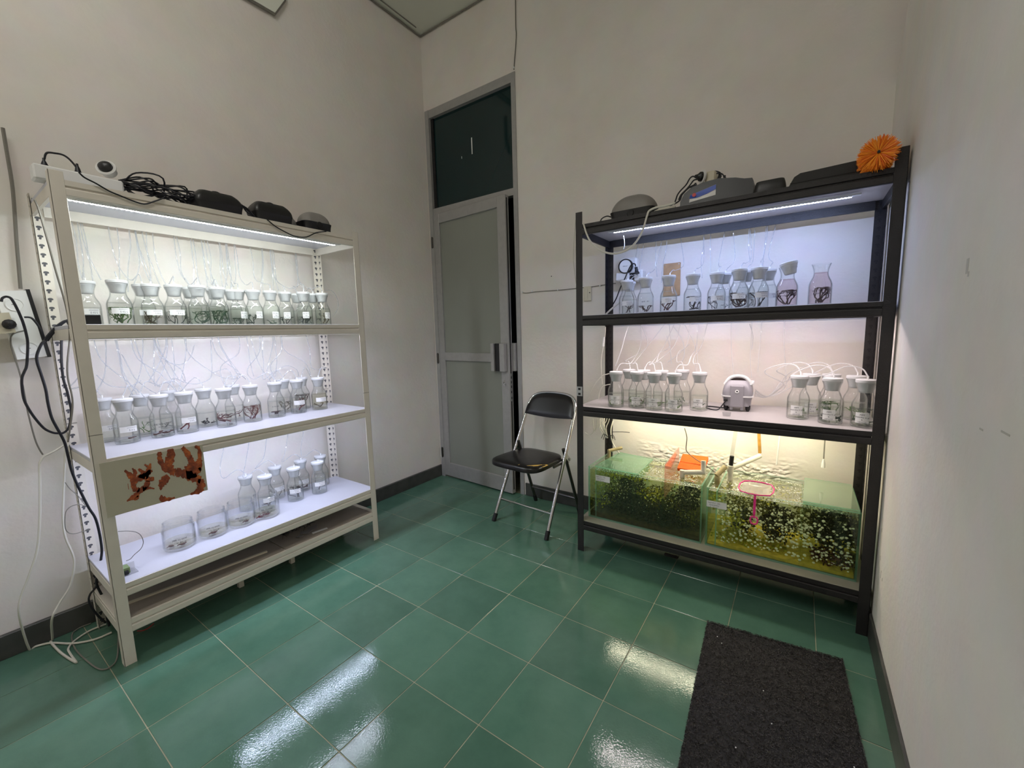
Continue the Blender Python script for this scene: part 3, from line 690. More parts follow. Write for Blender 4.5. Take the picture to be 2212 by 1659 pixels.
W2 = [
 ((0.117,-2.127,0.823), 'bottle cut by the white rack left post on middle shelf, with printed label', .060, None, ('print',.2,['S.02 L']), 'post-cut middle bottle', 0),
 ((0.235,-2.085,0.823), 'bottle with a printed label low down and red scrap on its bottom, middle white shelf', .072, ('weed_brown',1,.02,.003,'flat'), ('print',.1,['5.0 L']), 'red scrap bottle', 0),
 ((0.137,-2.006,0.823), 'back row bottle with pale green forked weed, second bottle behind on middle white shelf', .085, ('weed_pale_green',3,.05,.0016,'branch'), ('ink',.5,['ABM']), 'pale green forked bottle', 0),
 ((0.236,-1.965,0.823), 'bottle with black handwriting on glass and brown pieces on the bottom, middle white shelf', .084, ('weed_brown',4,.02,.003,'flat'), ('ink',.1,['LINE NO GR DRY','in dry gr']), 'handwritten brown piece bottle', 0),
 ((0.082,-1.889,0.823), 'back row bottle mostly hidden between handwritten and single red stick bottles, middle white shelf', .08, ('weed_dark_green',1,.03,.0016,'branch'), None, 'hidden middle back bottle', 0),
 ((0.241,-1.874,0.823), 'bottle with one dark red stick leaning inside, middle white shelf', .078, ('weed_red',1,.052,.004,'stick'), ('print',.15,['1.0 L']), 'red stick bottle', 0),
 ((0.164,-1.771,0.823), 'bottle with short black red scraps behind crossed clear tubes, middle white shelf', .07, ('weed_black',5,.028,.0026,'flat'), None, 'crossed tube bottle', 0),
 ((0.267,-1.722,0.823), 'bottle of curled red seaweed with handwriting, middle white shelf', .080, ('weed_red',3,.06,.0022,'curl'), ('ink',.2,['RMP : 4.5','in dry gr']), 'curled red seaweed bottle', 0),
 ((0.141,-1.633,0.823), 'back row bottle peeking right of the curled red seaweed bottle', .08, ('weed_red',2,.05,.002,'curl'), None, 'peeking red bottle', 0),
 ((0.251,-1.595,0.823), 'bottle with a full bush of fine crimson branches, centre of middle white shelf', .088, ('weed_red',9,.066,.0013,'branch'), None, 'fine crimson bush bottle', 0),
 ((0.247,-1.471,0.823), 'bottle with small dark red crumbs and handwritten side, right of the crimson bush', .09, ('weed_dark_red',5,.024,.003,'branch'), ('ink',-.1,['in dry gr']), 'dark crumb bottle', 0),
 ((0.148,-1.377,0.823), 'back row bottle with olive sprig behind the dark crumb bottle, middle white shelf', .088, ('weed_olive',3,.05,.002,'branch'), ('ink',.3,['ABM']), 'olive sprig back bottle', 0),
 ((0.238,-1.346,0.823), 'bottle with one thick red fork and printed label, second from right on middle white shelf', .092, ('weed_red',1,.068,.003,'branch'), ('print',.1,['5.0 L']), 'thick red fork bottle', 0),
 ((0.128,-1.259,0.823), 'back row bottle of dark red pieces behind the thick red fork bottle', .09, ('weed_dark_red',4,.07,.003,'branch'), None, 'dark red back bottle', 0),
 ((0.247,-1.224,0.823), 'rightmost bottle on middle white shelf, with cloudy yellow water', .094, ('weed_olive',3,.03,.0024,'flat'), ('print',.2,['1.0 L']), 'cloudy yellow bottle', 1),
]
for i, (p, lb, fi, wd, la, sh, cl) in enumerate(W2):
    bottle(p, lb, GW2, fi, 'water_straw' if cl else 'water_clear', wd, la, seed=40+i, tubeto='WM', short=sh)
W3 = [
 ((0.15,-1.623,0.329), 'leftmost stoppered bottle on the jar shelf, behind the third open jar', .075, None, None, 'leftmost jar shelf bottle'),
 ((0.242,-1.566,0.329), 'stoppered bottle directly behind the fourth open jar', .08, ('weed_dark_red',2,.03,.0018,'branch'), ('print',.2,['5.0 L']), 'bottle behind the fourth jar'),
 ((0.124,-1.457,0.329), 'back row stoppered bottle with a dark sprig, right behind the fourth open jar', .09, ('weed_black',2,.05,.0016,'branch'), ('print',.4,['5.0 L']), 'dark sprig bottle behind jars'),
 ((0.246,-1.413,0.329), 'stoppered bottle with fine black branches and printed label, right of the open jars', .09, ('weed_black',4,.06,.0014,'branch'), ('print',-.1,['1.0 L']), 'fine black branch bottle'),
 ((0.135,-1.312,0.329), 'back row stoppered bottle with brown pieces, behind the fine black branch bottle', .088, ('weed_brown',4,.026,.003,'flat'), ('print',.2,['1.0 L']), 'brown piece bottle'),
 ((0.26,-1.278,0.329), 'rightmost front stoppered bottle on the jar shelf, with a black twig at the bottom', .09, ('weed_black',1,.035,.002,'branch'), ('print',.05,['S.02 L']), 'black twig bottle'),
 ((0.152,-1.196,0.329), 'stoppered bottle mostly hidden behind the black twig bottle, by the rear post', .085, None, None, 'hidden bottle by the rear post'),
]
for i, (p, lb, fi, wd, la, sh) in enumerate(W3):
    bottle(p, lb, GW3, fi, 'water_clear', wd, la, seed=70+i, tubeto='WL' if i in (0, 1, 2, 4, 6) else None, short=sh)
B1 = [
 ((1.774,-0.276,1.325), 'stoppered bottle with two dark twigs, leftmost on the black rack upper shelf', .106, ('weed_dark_red',3,.05,.002,'branch'), ('print',0,['S.02 L']), 'leftmost black shelf bottle', 'water_clear', 1),
 ((1.89,-0.318,1.325), 'stoppered bottle with bluish handwriting and dull red branches, below the wall timer', .110, ('weed_dark_red',4,.035,.0024,'branch'), ('ink',0,['RMP : 4.5']), 'dull red branch bottle', 'water_clear', 1),
 ((2.007,-0.312,1.325), 'stoppered bottle with thick reddish brown branches in front of the wooden plate', .112, ('weed_brown',4,.05,.003,'branch'), ('print',-.3,['1.0 L']), 'reddish brown branch bottle', 'water_clear', 1),
 ((2.117,-0.283,1.325), 'stoppered bottle of dense black branches, right of the wooden plate', .116, ('weed_black',6,.062,.0022,'branch'), ('print',.3,['5.0 L']), 'dense black branch bottle', 'water_clear', 1),
 ((2.223,-0.255,1.325), 'stoppered bottle of sparse thin black twigs with a wide printed strip', .116, ('weed_black',3,.06,.0015,'branch'), ('print',0,['5.0 L']), 'sparse black twig bottle', 'water_clear', 1),
 ((2.327,-0.307,1.325), 'stoppered bottle of thick dark red and black branches, centre of black upper shelf', .128, ('weed_dark_red',7,.064,.003,'branch'), ('print',-.05,['1.0 L']), 'thick dark branch bottle', 'water_clear', 1),
 ((2.407,-0.294,1.325), 'stoppered bottle with crossing dark stems, left of the pink water bottles', .128, ('weed_black',4,.062,.0019,'branch'), ('print',.3,['S.02 L']), 'crossing dark stem bottle', 'water_clear', 1),
 ((2.503,-0.199,1.325), 'bottle of pink water with dark red branches and tilted stopper', .123, ('weed_dark_red',5,.06,.0026,'branch'), ('ink',.05,['W.G. RMP : 5.0','& salin. 34 ppt']), 'tilted stopper bottle', 'water_pink', 2),
 ((2.604,-0.34,1.325), 'open bottle of pink water with red branches, rightmost on black upper shelf', .140, ('weed_dark_red',5,.062,.0028,'branch'), ('ink',.05,['W.G. RMP : 5.0','& salinity : 32']), 'open pink bottle', 'water_pink', 0),
 ((1.76,-0.093,1.325), 'back row bottle behind the leftmost black shelf bottle, beside the timer plug', .09, None, None, 'back bottle by the timer', 'water_clear', 1),
 ((2.247,-0.176,1.325), 'back row bottle behind the sparse thin black twig bottle', .112, ('weed_black',1,.03,.0015,'branch'), ('print',.5,['5.0 L']), 'back bottle behind sparse twigs', 'water_clear', 1),
 ((2.345,-0.21,1.325), 'back row bottle behind the thick dark red and black branch bottle', .112, ('weed_black',2,.05,.0015,'branch'), ('print',.5,['5.0 L']), 'back bottle behind thick branches', 'water_clear', 1),
 ((2.437,-0.161,1.325), 'back row bottle behind the crossing dark stem bottle', .116, None, ('print',.5,['5.0 L']), 'back bottle behind crossing stems', 'water_clear', 1),
]
for i, (p, lb, fi, wd, la, sh, wa, st) in enumerate(B1):
    p = list(p)
    if i == 7: p = [2.518, -.325, 1.325]
    if i == 8: p = [2.637, -.330, 1.325]
    if i > 8: p[1] = min(p[1], -.19)
    bottle(tuple(p), lb, GB1, fi, wa, wd, la, stop=st > 0, seed=90+i, tubeto='BU' if st == 1 else None, short=sh, tilt=-.2 if st == 2 else 0)
HUM = ['ABM', 'Humidity in gr', '&', '14/02/25']
B2 = [
 ((1.782,-0.456,0.837), 'noted bottle at far left of the black rack middle shelf front row', .075, ('weed_pale_green',5,.03,.002,'flat'), 'far left noted bottle'),
 ((1.884,-0.427,0.837), 'noted bottle with yellow green weed, second from left in black middle shelf front row', .075, ('weed_pale_green',7,.045,.002,'flat'), 'second noted bottle'),
 ((1.98,-0.45,0.837), 'noted bottle with an extra printed strip at its shoulder, third on black middle shelf', .075, ('weed_pale_green',4,.04,.002,'flat'), 'third noted bottle'),
 ((2.077,-0.452,0.837), 'noted bottle fourth from left on the black middle shelf, rightmost of that cluster', .075, ('weed_pale_green',3,.03,.002,'flat'), 'fourth noted bottle'),
 ((2.177,-0.365,0.837), 'noted bottle standing alone between the left cluster and the silver air pump', .075, ('weed_green',3,.024,.0024,'flat'), 'lone noted bottle'),
 ((1.791,-0.318,0.837), 'back row bottle behind the far left noted bottle, black middle shelf', .075, ('weed_pale_green',3,.03,.002,'flat'), 'back bottle behind the first'),
 ((1.892,-0.333,0.837), 'back row bottle behind the second noted bottle, black middle shelf', .075, ('weed_olive',3,.03,.002,'flat'), 'back bottle behind the second'),
 ((1.985,-0.333,0.837), 'back row bottle behind the third noted bottle, black middle shelf', .075, ('weed_pale_green',3,.03,.002,'flat'), 'back bottle behind the third'),
 ((2.061,-0.25,0.837), 'back row bottle behind the fourth noted bottle, black middle shelf', .075, ('weed_green',3,.03,.002,'flat'), 'back bottle behind the fourth'),
 ((2.584,-0.375,0.837), 'noted bottle right of the silver air pump, first of the right cluster', .072, ('weed_pale_green',3,.024,.0026,'flat'), 'first right cluster bottle'),
 ((2.696,-0.43,0.837), 'noted bottle with grey green coils on its bottom, middle of the right cluster', .075, ('weed_dark_green',5,.028,.002,'curl'), 'middle right cluster bottle'),
 ((2.801,-0.445,0.837), 'noted bottle with vivid green bits, against the black rack right front post', .072, ('weed_green',4,.03,.0022,'flat'), 'post-side right bottle'),
 ((2.64,-0.268,0.837), 'back row bottle with white square note, between first and middle right cluster bottles', .07, ('weed_pale_green',4,.03,.003,'flat'), 'white square note bottle'),
 ((2.755,-0.255,0.837), 'back row bottle of vivid green weed, left one behind the right cluster', .075, ('weed_green_bright',6,.05,.0026,'branch'), 'vivid green back bottle'),
 ((2.786,-0.303,0.837), 'back row bottle of pale green weed, right one behind the right cluster', .075, ('weed_pale_green',4,.04,.0026,'branch'), 'pale green back bottle'),
]
for i, (p, lb, fi, wd, sh) in enumerate(B2):
    p = list(p)
    if i == 5: p[0] += .015
    if i == 8: p[0] += .012; p[1] -= .01
    if i == 13: p = [2.700, -.262, .837]
    if i == 14: p = [2.783, -.300, .837]
    if i == 12: p[0] -= .012
    bottle(tuple(p), lb, GB2, fi, 'water_green', wd, ('note', -.12 if i < 12 else .1, HUM) if i in (0,1,2,3,4,9,10,11,12) else None, seed=110+i, tubeto='BML' if i < 9 else 'BMR', short=sh)
# ---------------------------------------------------------------- air tubes
def air(name, label, mat, pts, r, group, sm=5, seg=5):
    pts = [Vector(p) for p in pts]; b = MB().tube(pts, r, seg, smooth=sm); return solo(name, b, mat, label, 'tube', pts[0], group)
g = random.Random(21)
for k, (p, where, sh) in enumerate(TUBES):
    if where in ('WU', 'WM', 'WL'):
        top = {'WU': 1.772, 'WM': 1.285, 'WL': .793}[where]; y1 = round((p.y+.04)/.115)*.115-.04+g.uniform(-.022, .022); xb = .045+g.uniform(-.006, .014)
        y1 = min(max(y1, -2.19), -1.10)
        if where == 'WU': mid = [(p.x-.02, p.y+g.uniform(-.01,.01), p.z+.022+g.uniform(0,.015)), ((p.x+xb)/2, (p.y*.6+y1*.4), p.z+.012+g.uniform(-.02,.03)), (xb+.012, y1*.8+p.y*.2, p.z+.07), (xb+.004, y1+g.uniform(-.01,.01), p.z+.16)]
        elif where == 'WM':
            s_ = g.choice((-1, 1)); mid = [(p.x-.01, p.y+s_*.03, p.z+.045), (p.x-.05, p.y+s_*.085, p.z+g.uniform(-.03,.04)), (xb+.03, p.y+s_*.06, p.z+g.uniform(.03,.09)), (xb+.008, y1+s_*.015, p.z+.15)]
        else: mid = [(p.x-.01, p.y-.035, p.z+.03), (p.x-.04, p.y-.09, p.z-.005), (xb+.02, y1-.06, p.z+.04), (xb+.006, y1-.03, p.z+.13)]
        air('air_tube', 'thin clear air tube rising from the '+sh, 'tube_clear', [p]+mid+[(xb, y1, top)], .0024, 'clear air tubes in the white rack')
    elif where == 'BU':
        y0 = -.05+g.uniform(-.01, .01)
        air('air_tube', 'thin white air tube rising from the '+sh, 'tube_clear', [p, (p.x+.008, p.y+.03, p.z+.02), (p.x+g.uniform(-.02,.02), (p.y+y0)/2, p.z+.03), (p.x+g.uniform(-.03,.03), y0, p.z+.08), (p.x+g.uniform(-.015,.015), y0, 1.76)], .0022, 'thin air tubes in the black rack top bay')
    elif where == 'BML':
        e = Vector((1.66+.03*(k % 5), -.075, 1.05+.03*(k % 4))); s_ = g.choice((-1, 1))
        air('air_tube', 'white air tube from the '+sh, 'tube_milky', [p, (p.x+s_*.015, p.y+.02, p.z+.030), (p.x+s_*.045, p.y+.05, p.z+.028), (p.x+s_*.05, p.y+.10, p.z+.02+g.uniform(0, .06)), (p.x+s_*.02+g.uniform(-.05,.05), -.085, p.z+.11), (p.x+g.uniform(-.07, .07), -.07, 1.285)], .0024, 'white air tubes in the black rack middle bay')
    else:
        air('air_tube', 'white air tube from the '+sh, 'tube_milky', [p, (p.x-.02, p.y+.02, p.z+.03), (p.x-.07, p.y+.03, p.z+.035), (p.x-.14, p.y+.05, p.z-.005), (2.53, -.17, .93+.012*(k % 7)), (2.46, -.16, .895), (2.405, -.20, .90+.008*(k % 5))], .0027, 'white air tubes in the black rack middle bay')
g = random.Random(5)
def hang(n, lab, gname, xy, ztop, zlen, mat, r, jx, fixed_x):
    for k in range(n):
        c = xy[k % len(xy)]; a = g.uniform(-jx, jx); zl = g.uniform(*zlen)
        P = lambda q, d, z: ((fixed_x+d, q, z) if gname.startswith('clear') else (q, fixed_x-d, z))
        air('air_tube', lab, mat, [P(c+a*.5, .0, ztop), P(c+a*.7, .008, ztop-zl*.3), P(c+a*1.3+g.uniform(-.01,.01), .014, ztop-zl*.65), P(c+a*2.4, .02, ztop-zl)], r, gname)
hang(20, 'thin clear air tube hanging down behind the upper white shelf bottles', 'clear air tubes hanging behind the upper white bottles', (-2.10, -1.93, -1.905, -1.70, -1.66, -1.58, -1.54, -1.36, -1.32), 1.772, (.24, .30), 'tube_clear', .0026, .022, .04)
hang(15, 'thin clear air tube hanging down behind the middle white shelf bottles', 'clear air tubes hanging behind the middle white bottles', (-2.05, -1.92, -1.83, -1.66, -1.50, -1.34), 1.285, (.22, .30), 'tube_clear', .0026, .05, .04)
hang(6, 'thin white air tube hanging down behind the black upper shelf bottles', 'thin white tubes hanging behind the black upper bottles', (1.86, 1.93, 2.12, 2.15, 2.33, 2.42), 1.76, (.18, .26), 'tube_clear', .0024, .012, -.045)
hang(6, 'thin white air tube hanging along the wall behind the silver pump', 'thin white tubes along the wall of the black middle bay', (2.10, 2.26, 2.36, 2.41, 2.50), 1.28, (.26, .36), 'tube_milky', .0022, .015, -.03)
# loose tubes
for i, (px, lb) in enumerate((( [(1.975,-0.06,1.254),(2.025,-0.06,1.176),(2.037,-0.06,1.097),(2.018,-0.06,1.03)], 'short curved white tube hanging below the black upper shelf'), ([(2.063,-0.06,1.155),(1.997,-0.06,1.089),(1.946,-0.06,1.05)], 'white tube end slanting across the black middle bay'), ([(1.938,-0.06,1.204),(1.954,-0.06,1.15),(1.963,-0.06,1.096),(1.967,-0.06,1.04)], 'straight white tube piece above the fourth noted bottle'), ([(2.355,-0.05,1.257),(2.372,-0.05,1.196),(2.371,-0.05,1.124)], 'white tube piece hanging above the silver pump right side'), ([(1.775,-0.25,1.26),(1.754,-0.25,1.198),(1.735,-0.25,1.127),(1.702,-0.25,1.038)], 'white cord hanging in front of the rear left black post'))):
    air('air_tube', lb, 'silicone', px, .0027, 'loose white tubes in the black rack')
for i, (px, lb) in enumerate((([(0.06,-1.894,1.176),(0.06,-1.85,1.139),(0.06,-1.807,1.134),(0.06,-1.771,1.168),(0.06,-1.75,1.226)], 'clear tube sagging in a loop under the white upper shelf'), ([(0.06,-2.12,1.11),(0.06,-2.093,1.066),(0.06,-2.061,1.05),(0.06,-2.017,1.046),(0.06,-1.974,1.069)], 'clear tube loop behind the leftmost middle bottles'), ([(0.05,-2.026,1.195),(0.05,-1.994,1.086),(0.05,-1.951,1.026),(0.05,-1.922,1)], 'clear tube crossing over the left half of the white middle bay'), ([(0.05,-1.816,1.079),(0.05,-1.801,1.038),(0.05,-1.747,1.029),(0.05,-1.693,1.054),(0.05,-1.68,1.138),(0.05,-1.674,1.247)], 'clear tube loop above the crossed tube bottle'), ([(0.05,-1.68,1.078),(0.05,-1.614,1.091),(0.05,-1.59,1.044)], 'clear tube arc above the curled red seaweed bottle'), ([(0.05,-1.403,1.011),(0.05,-1.368,1.048),(0.05,-1.3,1.083),(0.05,-1.241,1.056),(0.05,-1.228,1.014)], 'clear tube arc above the dark crumb bottle'), ([(0.05,-1.049,1.534),(0.05,-0.968,1.546),(0.05,-0.929,1.497),(0.05,-0.928,1.437),(0.05,-0.973,1.376)], 'wide clear tube loop outside the right end of the white upper bay'))):
    air('air_tube', lb, 'tube_clear', px, .0024, 'clear air tubes in the white rack')

# ---------------------------------------------------------------- open jars
JP = [(.045, 0), (.056, .003), (.060, .012), (.060, .088), (.058, .096), (.0535, .101), (.0535, .104), (.0555, .106), (.0555, .110), (.0530, .112), (.0530, .117), (.0545, .119), (.0540, .122), (.0515, .122), (.0505, .100), (.0570, .088), (.0570, .013), (.001, .010)]
JG = MB().lathe(JP, 32, closed=True).mesh('jar_glass', 'jar_glass', ang=50)
JW = MB().lathe([(.001, .0105), (.0562, .013), (.0566, .034), (.055, .0325), (.001, .032)], 28, closed=True).mesh('water', 'water_straw', ang=50)
for i, (p, lb, sd) in enumerate((((0.343,-1.985,0.329), 'open glass jar nearest the white rack left post, leftmost of four', 3), ((0.337,-1.854,0.329), 'open glass jar second from the left, with two brown pieces in shallow water', 4), ((0.338,-1.732,0.329), 'open glass jar third from the left, with one small brown piece', 8), ((0.346,-1.617,0.329), 'open glass jar rightmost of four, with reddish weed, in front of stoppered bottles', 6))):
    p = Vector(p); v = (p.xy-Vector(CAMXY)).normalized()*.022; p = (p.x+v.x, p.y+v.y, p.z)
    t = thing('glass_jar', lb, 'jar', p, 'open glass jars in a row on the white rack'); part('glass', JG, None, t, local=True); part('water', JW, None, t, local=True)
    gg = random.Random(sd); 
    for k in range({3: 2, 4: 2, 8: 1, 6: 3}[sd]):
        b = MB(); a = gg.uniform(0, 6.28); q = gg.uniform(.01, .03); c = Vector((q*math.cos(a)+.018, q*math.sin(a)-.02, .016)); d = Vector((gg.uniform(-.4,.4), 1, 0)).normalized()
        b.tube([c-d*.018, c-d*.006+Vector((.003,0,.004)), c+d*.006, c+d*.018], [.002, .0065, .006, .002], 6, smooth=3); part('weed_piece', b, 'weed_brown' if sd != 6 else 'weed_red', t, local=True)
    ac = math.atan2(CAMXY[1]-p[1], CAMXY[0]-p[0]); q = MB()
    wtext(q, 'JAR 02 PPM', .0604, ac, .050, .0105); wtext(q, 'in dry gr', .0604, ac+.1, .037, .0105); part('handwriting', q, 'ink', t, local=True)
# small circuit in a plastic case beside the left post on the jar shelf
pz = .329; p0 = (.405, -2.178, pz)
t = thing('sensor_board', 'small green circuit board in a clear case beside the left post, jar shelf', 'circuit', p0)
part('case', MB().box(.375, -2.195, pz, .428, -2.150, pz+.004, .001).box(.375, -2.195, pz+.004, .378, -2.150, pz+.03), 'clear_plastic', t)
part('board', MB().box(.380, -2.196, pz+.006, .420, -2.172, pz+.030, .001), 'circuit_green', t)
part('connector', MB().box(.419, -2.190, pz+.005, .427, -2.178, pz+.020, .001), 'black_plastic', t)
wire('sensor_wire', 'thin grey wire arching from the small circuit board over the jar shelf', 'grey_cord', [(0.4,-2.187,0.509),(0.4,-2.16,0.499),(0.4,-2.138,0.486),(0.4,-2.124,0.468),(0.4,-2.118,0.443),(0.4,-2.12,0.424),(0.4,-2.13,0.407),(0.4,-2.15,0.394),(0.4,-2.163,0.382),(0.4,-2.177,0.38)], .0014)
# ---------------------------------------------------------------- picture card on the white rack
PY0, PY1, PZ0, PZ1 = -2.226, -1.9065, .604, .812
t = thing('picture_card', 'cream card printed with two brown coral shapes, hung on the white rack', 'poster', (.492, -2.07, .604))
b = MB(); n = 10     # thin card, slightly curled at its left edge
vs = []
for i in range(n+1):
    y = PY0+(PY1-PY0)*i/n; cx = .4935+(.010*(1-i/3)**2 if i < 3 else 0)*.6
    vs += [(cx, y, PZ0-.001*i/n), (cx, y, PZ1-.006*i/n), (cx-.002, y, PZ0-.001*i/n), (cx-.002, y, PZ1-.006*i/n)]
fs = []
for i in range(n): k = i*4; fs += [(k, k+4, k+5, k+1), (k+2, k+3, k+7, k+6), (k, k+2, k+6, k+4), (k+1, k+5, k+7, k+3)]
fs += [(0, 1, 3, 2), (n*4, n*4+2, n*4+3, n*4+1)]
b.add(vs, fs); card = part('card', b, 'board_card', t)
CQ = ((40, 490), (1965, 175), (2090, 1015), (345, 1545))   # TL TR BR BL in that grid
def card_pt(u, v):
    # invert the bilinear map of the four corners by Newton steps
    s, r = .5, .5
    for _ in range(12):
        f = [(1-s)*(1-r)*CQ[0][k]+s*(1-r)*CQ[1][k]+s*r*CQ[2][k]+(1-s)*r*CQ[3][k]-(u, v)[k] for k in (0, 1)]
        ds = [-(1-r)*CQ[0][k]+(1-r)*CQ[1][k]+r*CQ[2][k]-r*CQ[3][k] for k in (0, 1)]
        dr = [-(1-s)*CQ[0][k]-s*CQ[1][k]+s*CQ[2][k]+(1-s)*CQ[3][k] for k in (0, 1)]
        D = ds[0]*dr[1]-ds[1]*dr[0]; s -= (f[0]*dr[1]-f[1]*dr[0])/D; r -= (ds[0]*f[1]-ds[1]*f[0])/D
    return (.4939, PY0+(PY1-PY0)*s, PZ1-.006*s+(PZ0-PZ1)*r)
def shape(lines):
    """flat printed limbs: polylines with half widths, as strips plus end dots"""
    mb = MB()
    for pl in lines:
        pts = [Vector((p[0], p[1], p[2])) for p in pl]; pts = [Vector(q) for q in catmull(pts, 6)]
        jit = random.Random(len(pl)*7+int(pl[0][0])); L_ = []; R_ = []
        for i, p in enumerate(pts):
            a = pts[max(0, i-1)]; c = pts[min(len(pts)-1, i+1)]; d = Vector((c.x-a.x, c.y-a.y)).normalized(); nn = Vector((-d.y, d.x)); w_ = p.z*jit.uniform(.68, 1.25)
            L_.append((p.x+nn.x*w_, p.y+nn.y*w_)); R_.append((p.x-nn.x*w_, p.y-nn.y*w_))
        k = len(mb.v); q = [card_pt(*x) for x in L_]+[card_pt(*x) for x in R_]; m_ = len(L_)
        off = .00008*len(mb.f)/8
        q = [(x[0]+min(off, .0006), x[1], x[2]) for x in q]
        mb.add(q, [(i, i+1, m_+i+1, m_+i) for i in range(m_-1)])
    return mb
left = [[(240,885,12),(420,905,40),(560,920,60),(680,900,60)],[(340,1010,10),(470,985,34),(600,950,60)],[(490,640,16),(580,720,40),(660,820,55),(700,900,50)],[(620,605,18),(680,690,34),(660,790,50)],[(730,620,18),(820,700,40),(800,800,60)],[(940,520,12),(920,620,40),(880,740,60),(760,800,60),(640,880,60)],[(830,540,14),(890,580,20)],[(990,660,24),(920,690,45),(870,770,50)],[(1035,810,34),(940,820,40),(880,800,50)],[(680,930,50),(720,1010,45),(800,1020,50)],[(930,850,45),(900,950,50),(800,1050,50),(730,1140,50),(590,1245,12)],[(1060,1000,12),(960,985,24),(850,1010,40)],[(790,1130,20),(770,1190,26),(730,1215,12)]]
right = [[(1090,310,45),(1110,450,50),(1180,560,55),(1290,650,70),(1420,690,70)],[(1300,260,70),(1320,400,80),(1280,520,90),(1330,640,80)],[(1540,230,40),(1640,330,55),(1720,450,60),(1740,560,70),(1660,660,90)],[(1800,215,20),(1890,250,40),(1910,400,45),(1890,520,70),(1800,680,110),(1640,720,90)],[(1940,600,20),(1900,640,50)],[(1420,690,75),(1540,700,75),(1680,740,85),(1820,790,85),(1940,820,75)],[(1300,760,60),(1220,850,75),(1180,930,60),(1175,1030,10)],[(1940,800,70),(1945,920,80),(1900,1020,70),(1740,1095,12)],[(1195,1120,10),(1220,1190,50),(1330,1200,35),(1450,1165,12)]]
part('printed_coral', shape(left), 'coral_print', card, label='whole brown coral print'); part('printed_coral', shape(right), 'coral_print', card, label='close-up brown coral print')
# ---------------------------------------------------------------- lowest white shelf
sz = .1805
solo('grey_board', MB().box(.08, -2.2, sz, .478, -1.612, sz+.006, .001), 'grey_board', 'grey board lying on the left half of the lowest white shelf', 'board', (.28, -1.9, sz))
solo('grey_board', MB().box(.08, -1.606, sz, .478, -1.09, sz+.005, .001), 'grey_board', 'grey board lying on the right half of the lowest white shelf', 'board', (.28, -1.35, sz))
solo('thin_stick', MB().obox((.40, -1.93, sz+.010), (.12,1,0), (-1,.12,0), (0,0,1), .26, .006, .0035), 'cream_plastic', 'long pale stick lying on the left grey board, lowest white shelf', 'stick', (.40, -1.93, sz+.006), smooth=False)
b = MB(); gg = random.Random(4)
for i in range(46):
    c = Vector((.31+gg.uniform(-.035,.035), -1.47+gg.uniform(-.085,.085), sz+.009+gg.uniform(0,.012))); d = Vector((gg.uniform(-1,1), gg.uniform(-1,1), gg.uniform(-.1,.25))).normalized()*.03
    b.tube([c-d, c+Vector((gg.uniform(-.012,.012), gg.uniform(-.012,.012), .006)), c+d], [.001, .0018, .001], 4, smooth=3)
o = solo('dried_weed', b, 'weed_black', 'tangle of black dried weed on the right grey board', 'seaweed', (.31, -1.47, sz+.005)); o['kind'] = 'stuff'
b = MB()
for (x, y, l, w, an) in ((.40, -1.46, .05, .018, .4), (.385, -1.41, .035, .02, 1.0), (.42, -1.50, .03, .01, .1)):
    b.obox((x, y, sz+.010), (math.cos(an), math.sin(an), .2), (-math.sin(an), math.cos(an), .1), (-.2, 0, 1), l*.7, w, .0012)
solo('plastic_scrap', b, 'grey_plastic', 'grey scraps of plastic film beside the black dried weed', 'plastic', (.40, -1.45, sz+.005), smooth=False)
solo('paper_tag', MB().obox((.445, -1.40, sz+.007), (.15,1,0), (-1,.15,0), (0,0,1), .04, .008, .001), 'paper', 'narrow white strip at the front edge of the right grey board', 'paper', (.445, -1.40, sz+.005), smooth=False)

# ---------------------------------------------------------------- fish tanks
def clump(mb, c, rx, ry, rz, n, size, seed, lim):
    gg = random.Random(seed)
    for i in range(n):
        while True:
            q = Vector((gg.uniform(-1,1), gg.uniform(-1,1), gg.uniform(-1,1)))
            if q.length <= 1: break
        p = Vector((c[0]+q.x*rx, c[1]+q.y*ry, c[2]+q.z*rz))
        d = Vector((gg.gauss(0,1), gg.gauss(0,1), gg.gauss(.3,1))).normalized()*size*gg.uniform(.6,1.4); sd = d.cross(Vector((gg.gauss(0,1), gg.gauss(0,1), gg.gauss(0,1)))).normalized()*size*.28
        P = [p, p+d*.5+sd, p+d, p+d*.5-sd]
        P = [(min(max(v.x, lim[0]), lim[1]), min(max(v.y, lim[2]), lim[3]), min(max(v.z, lim[4]), lim[5])) for v in P]
        mb.add(P, [(0, 1, 2), (0, 2, 3)])
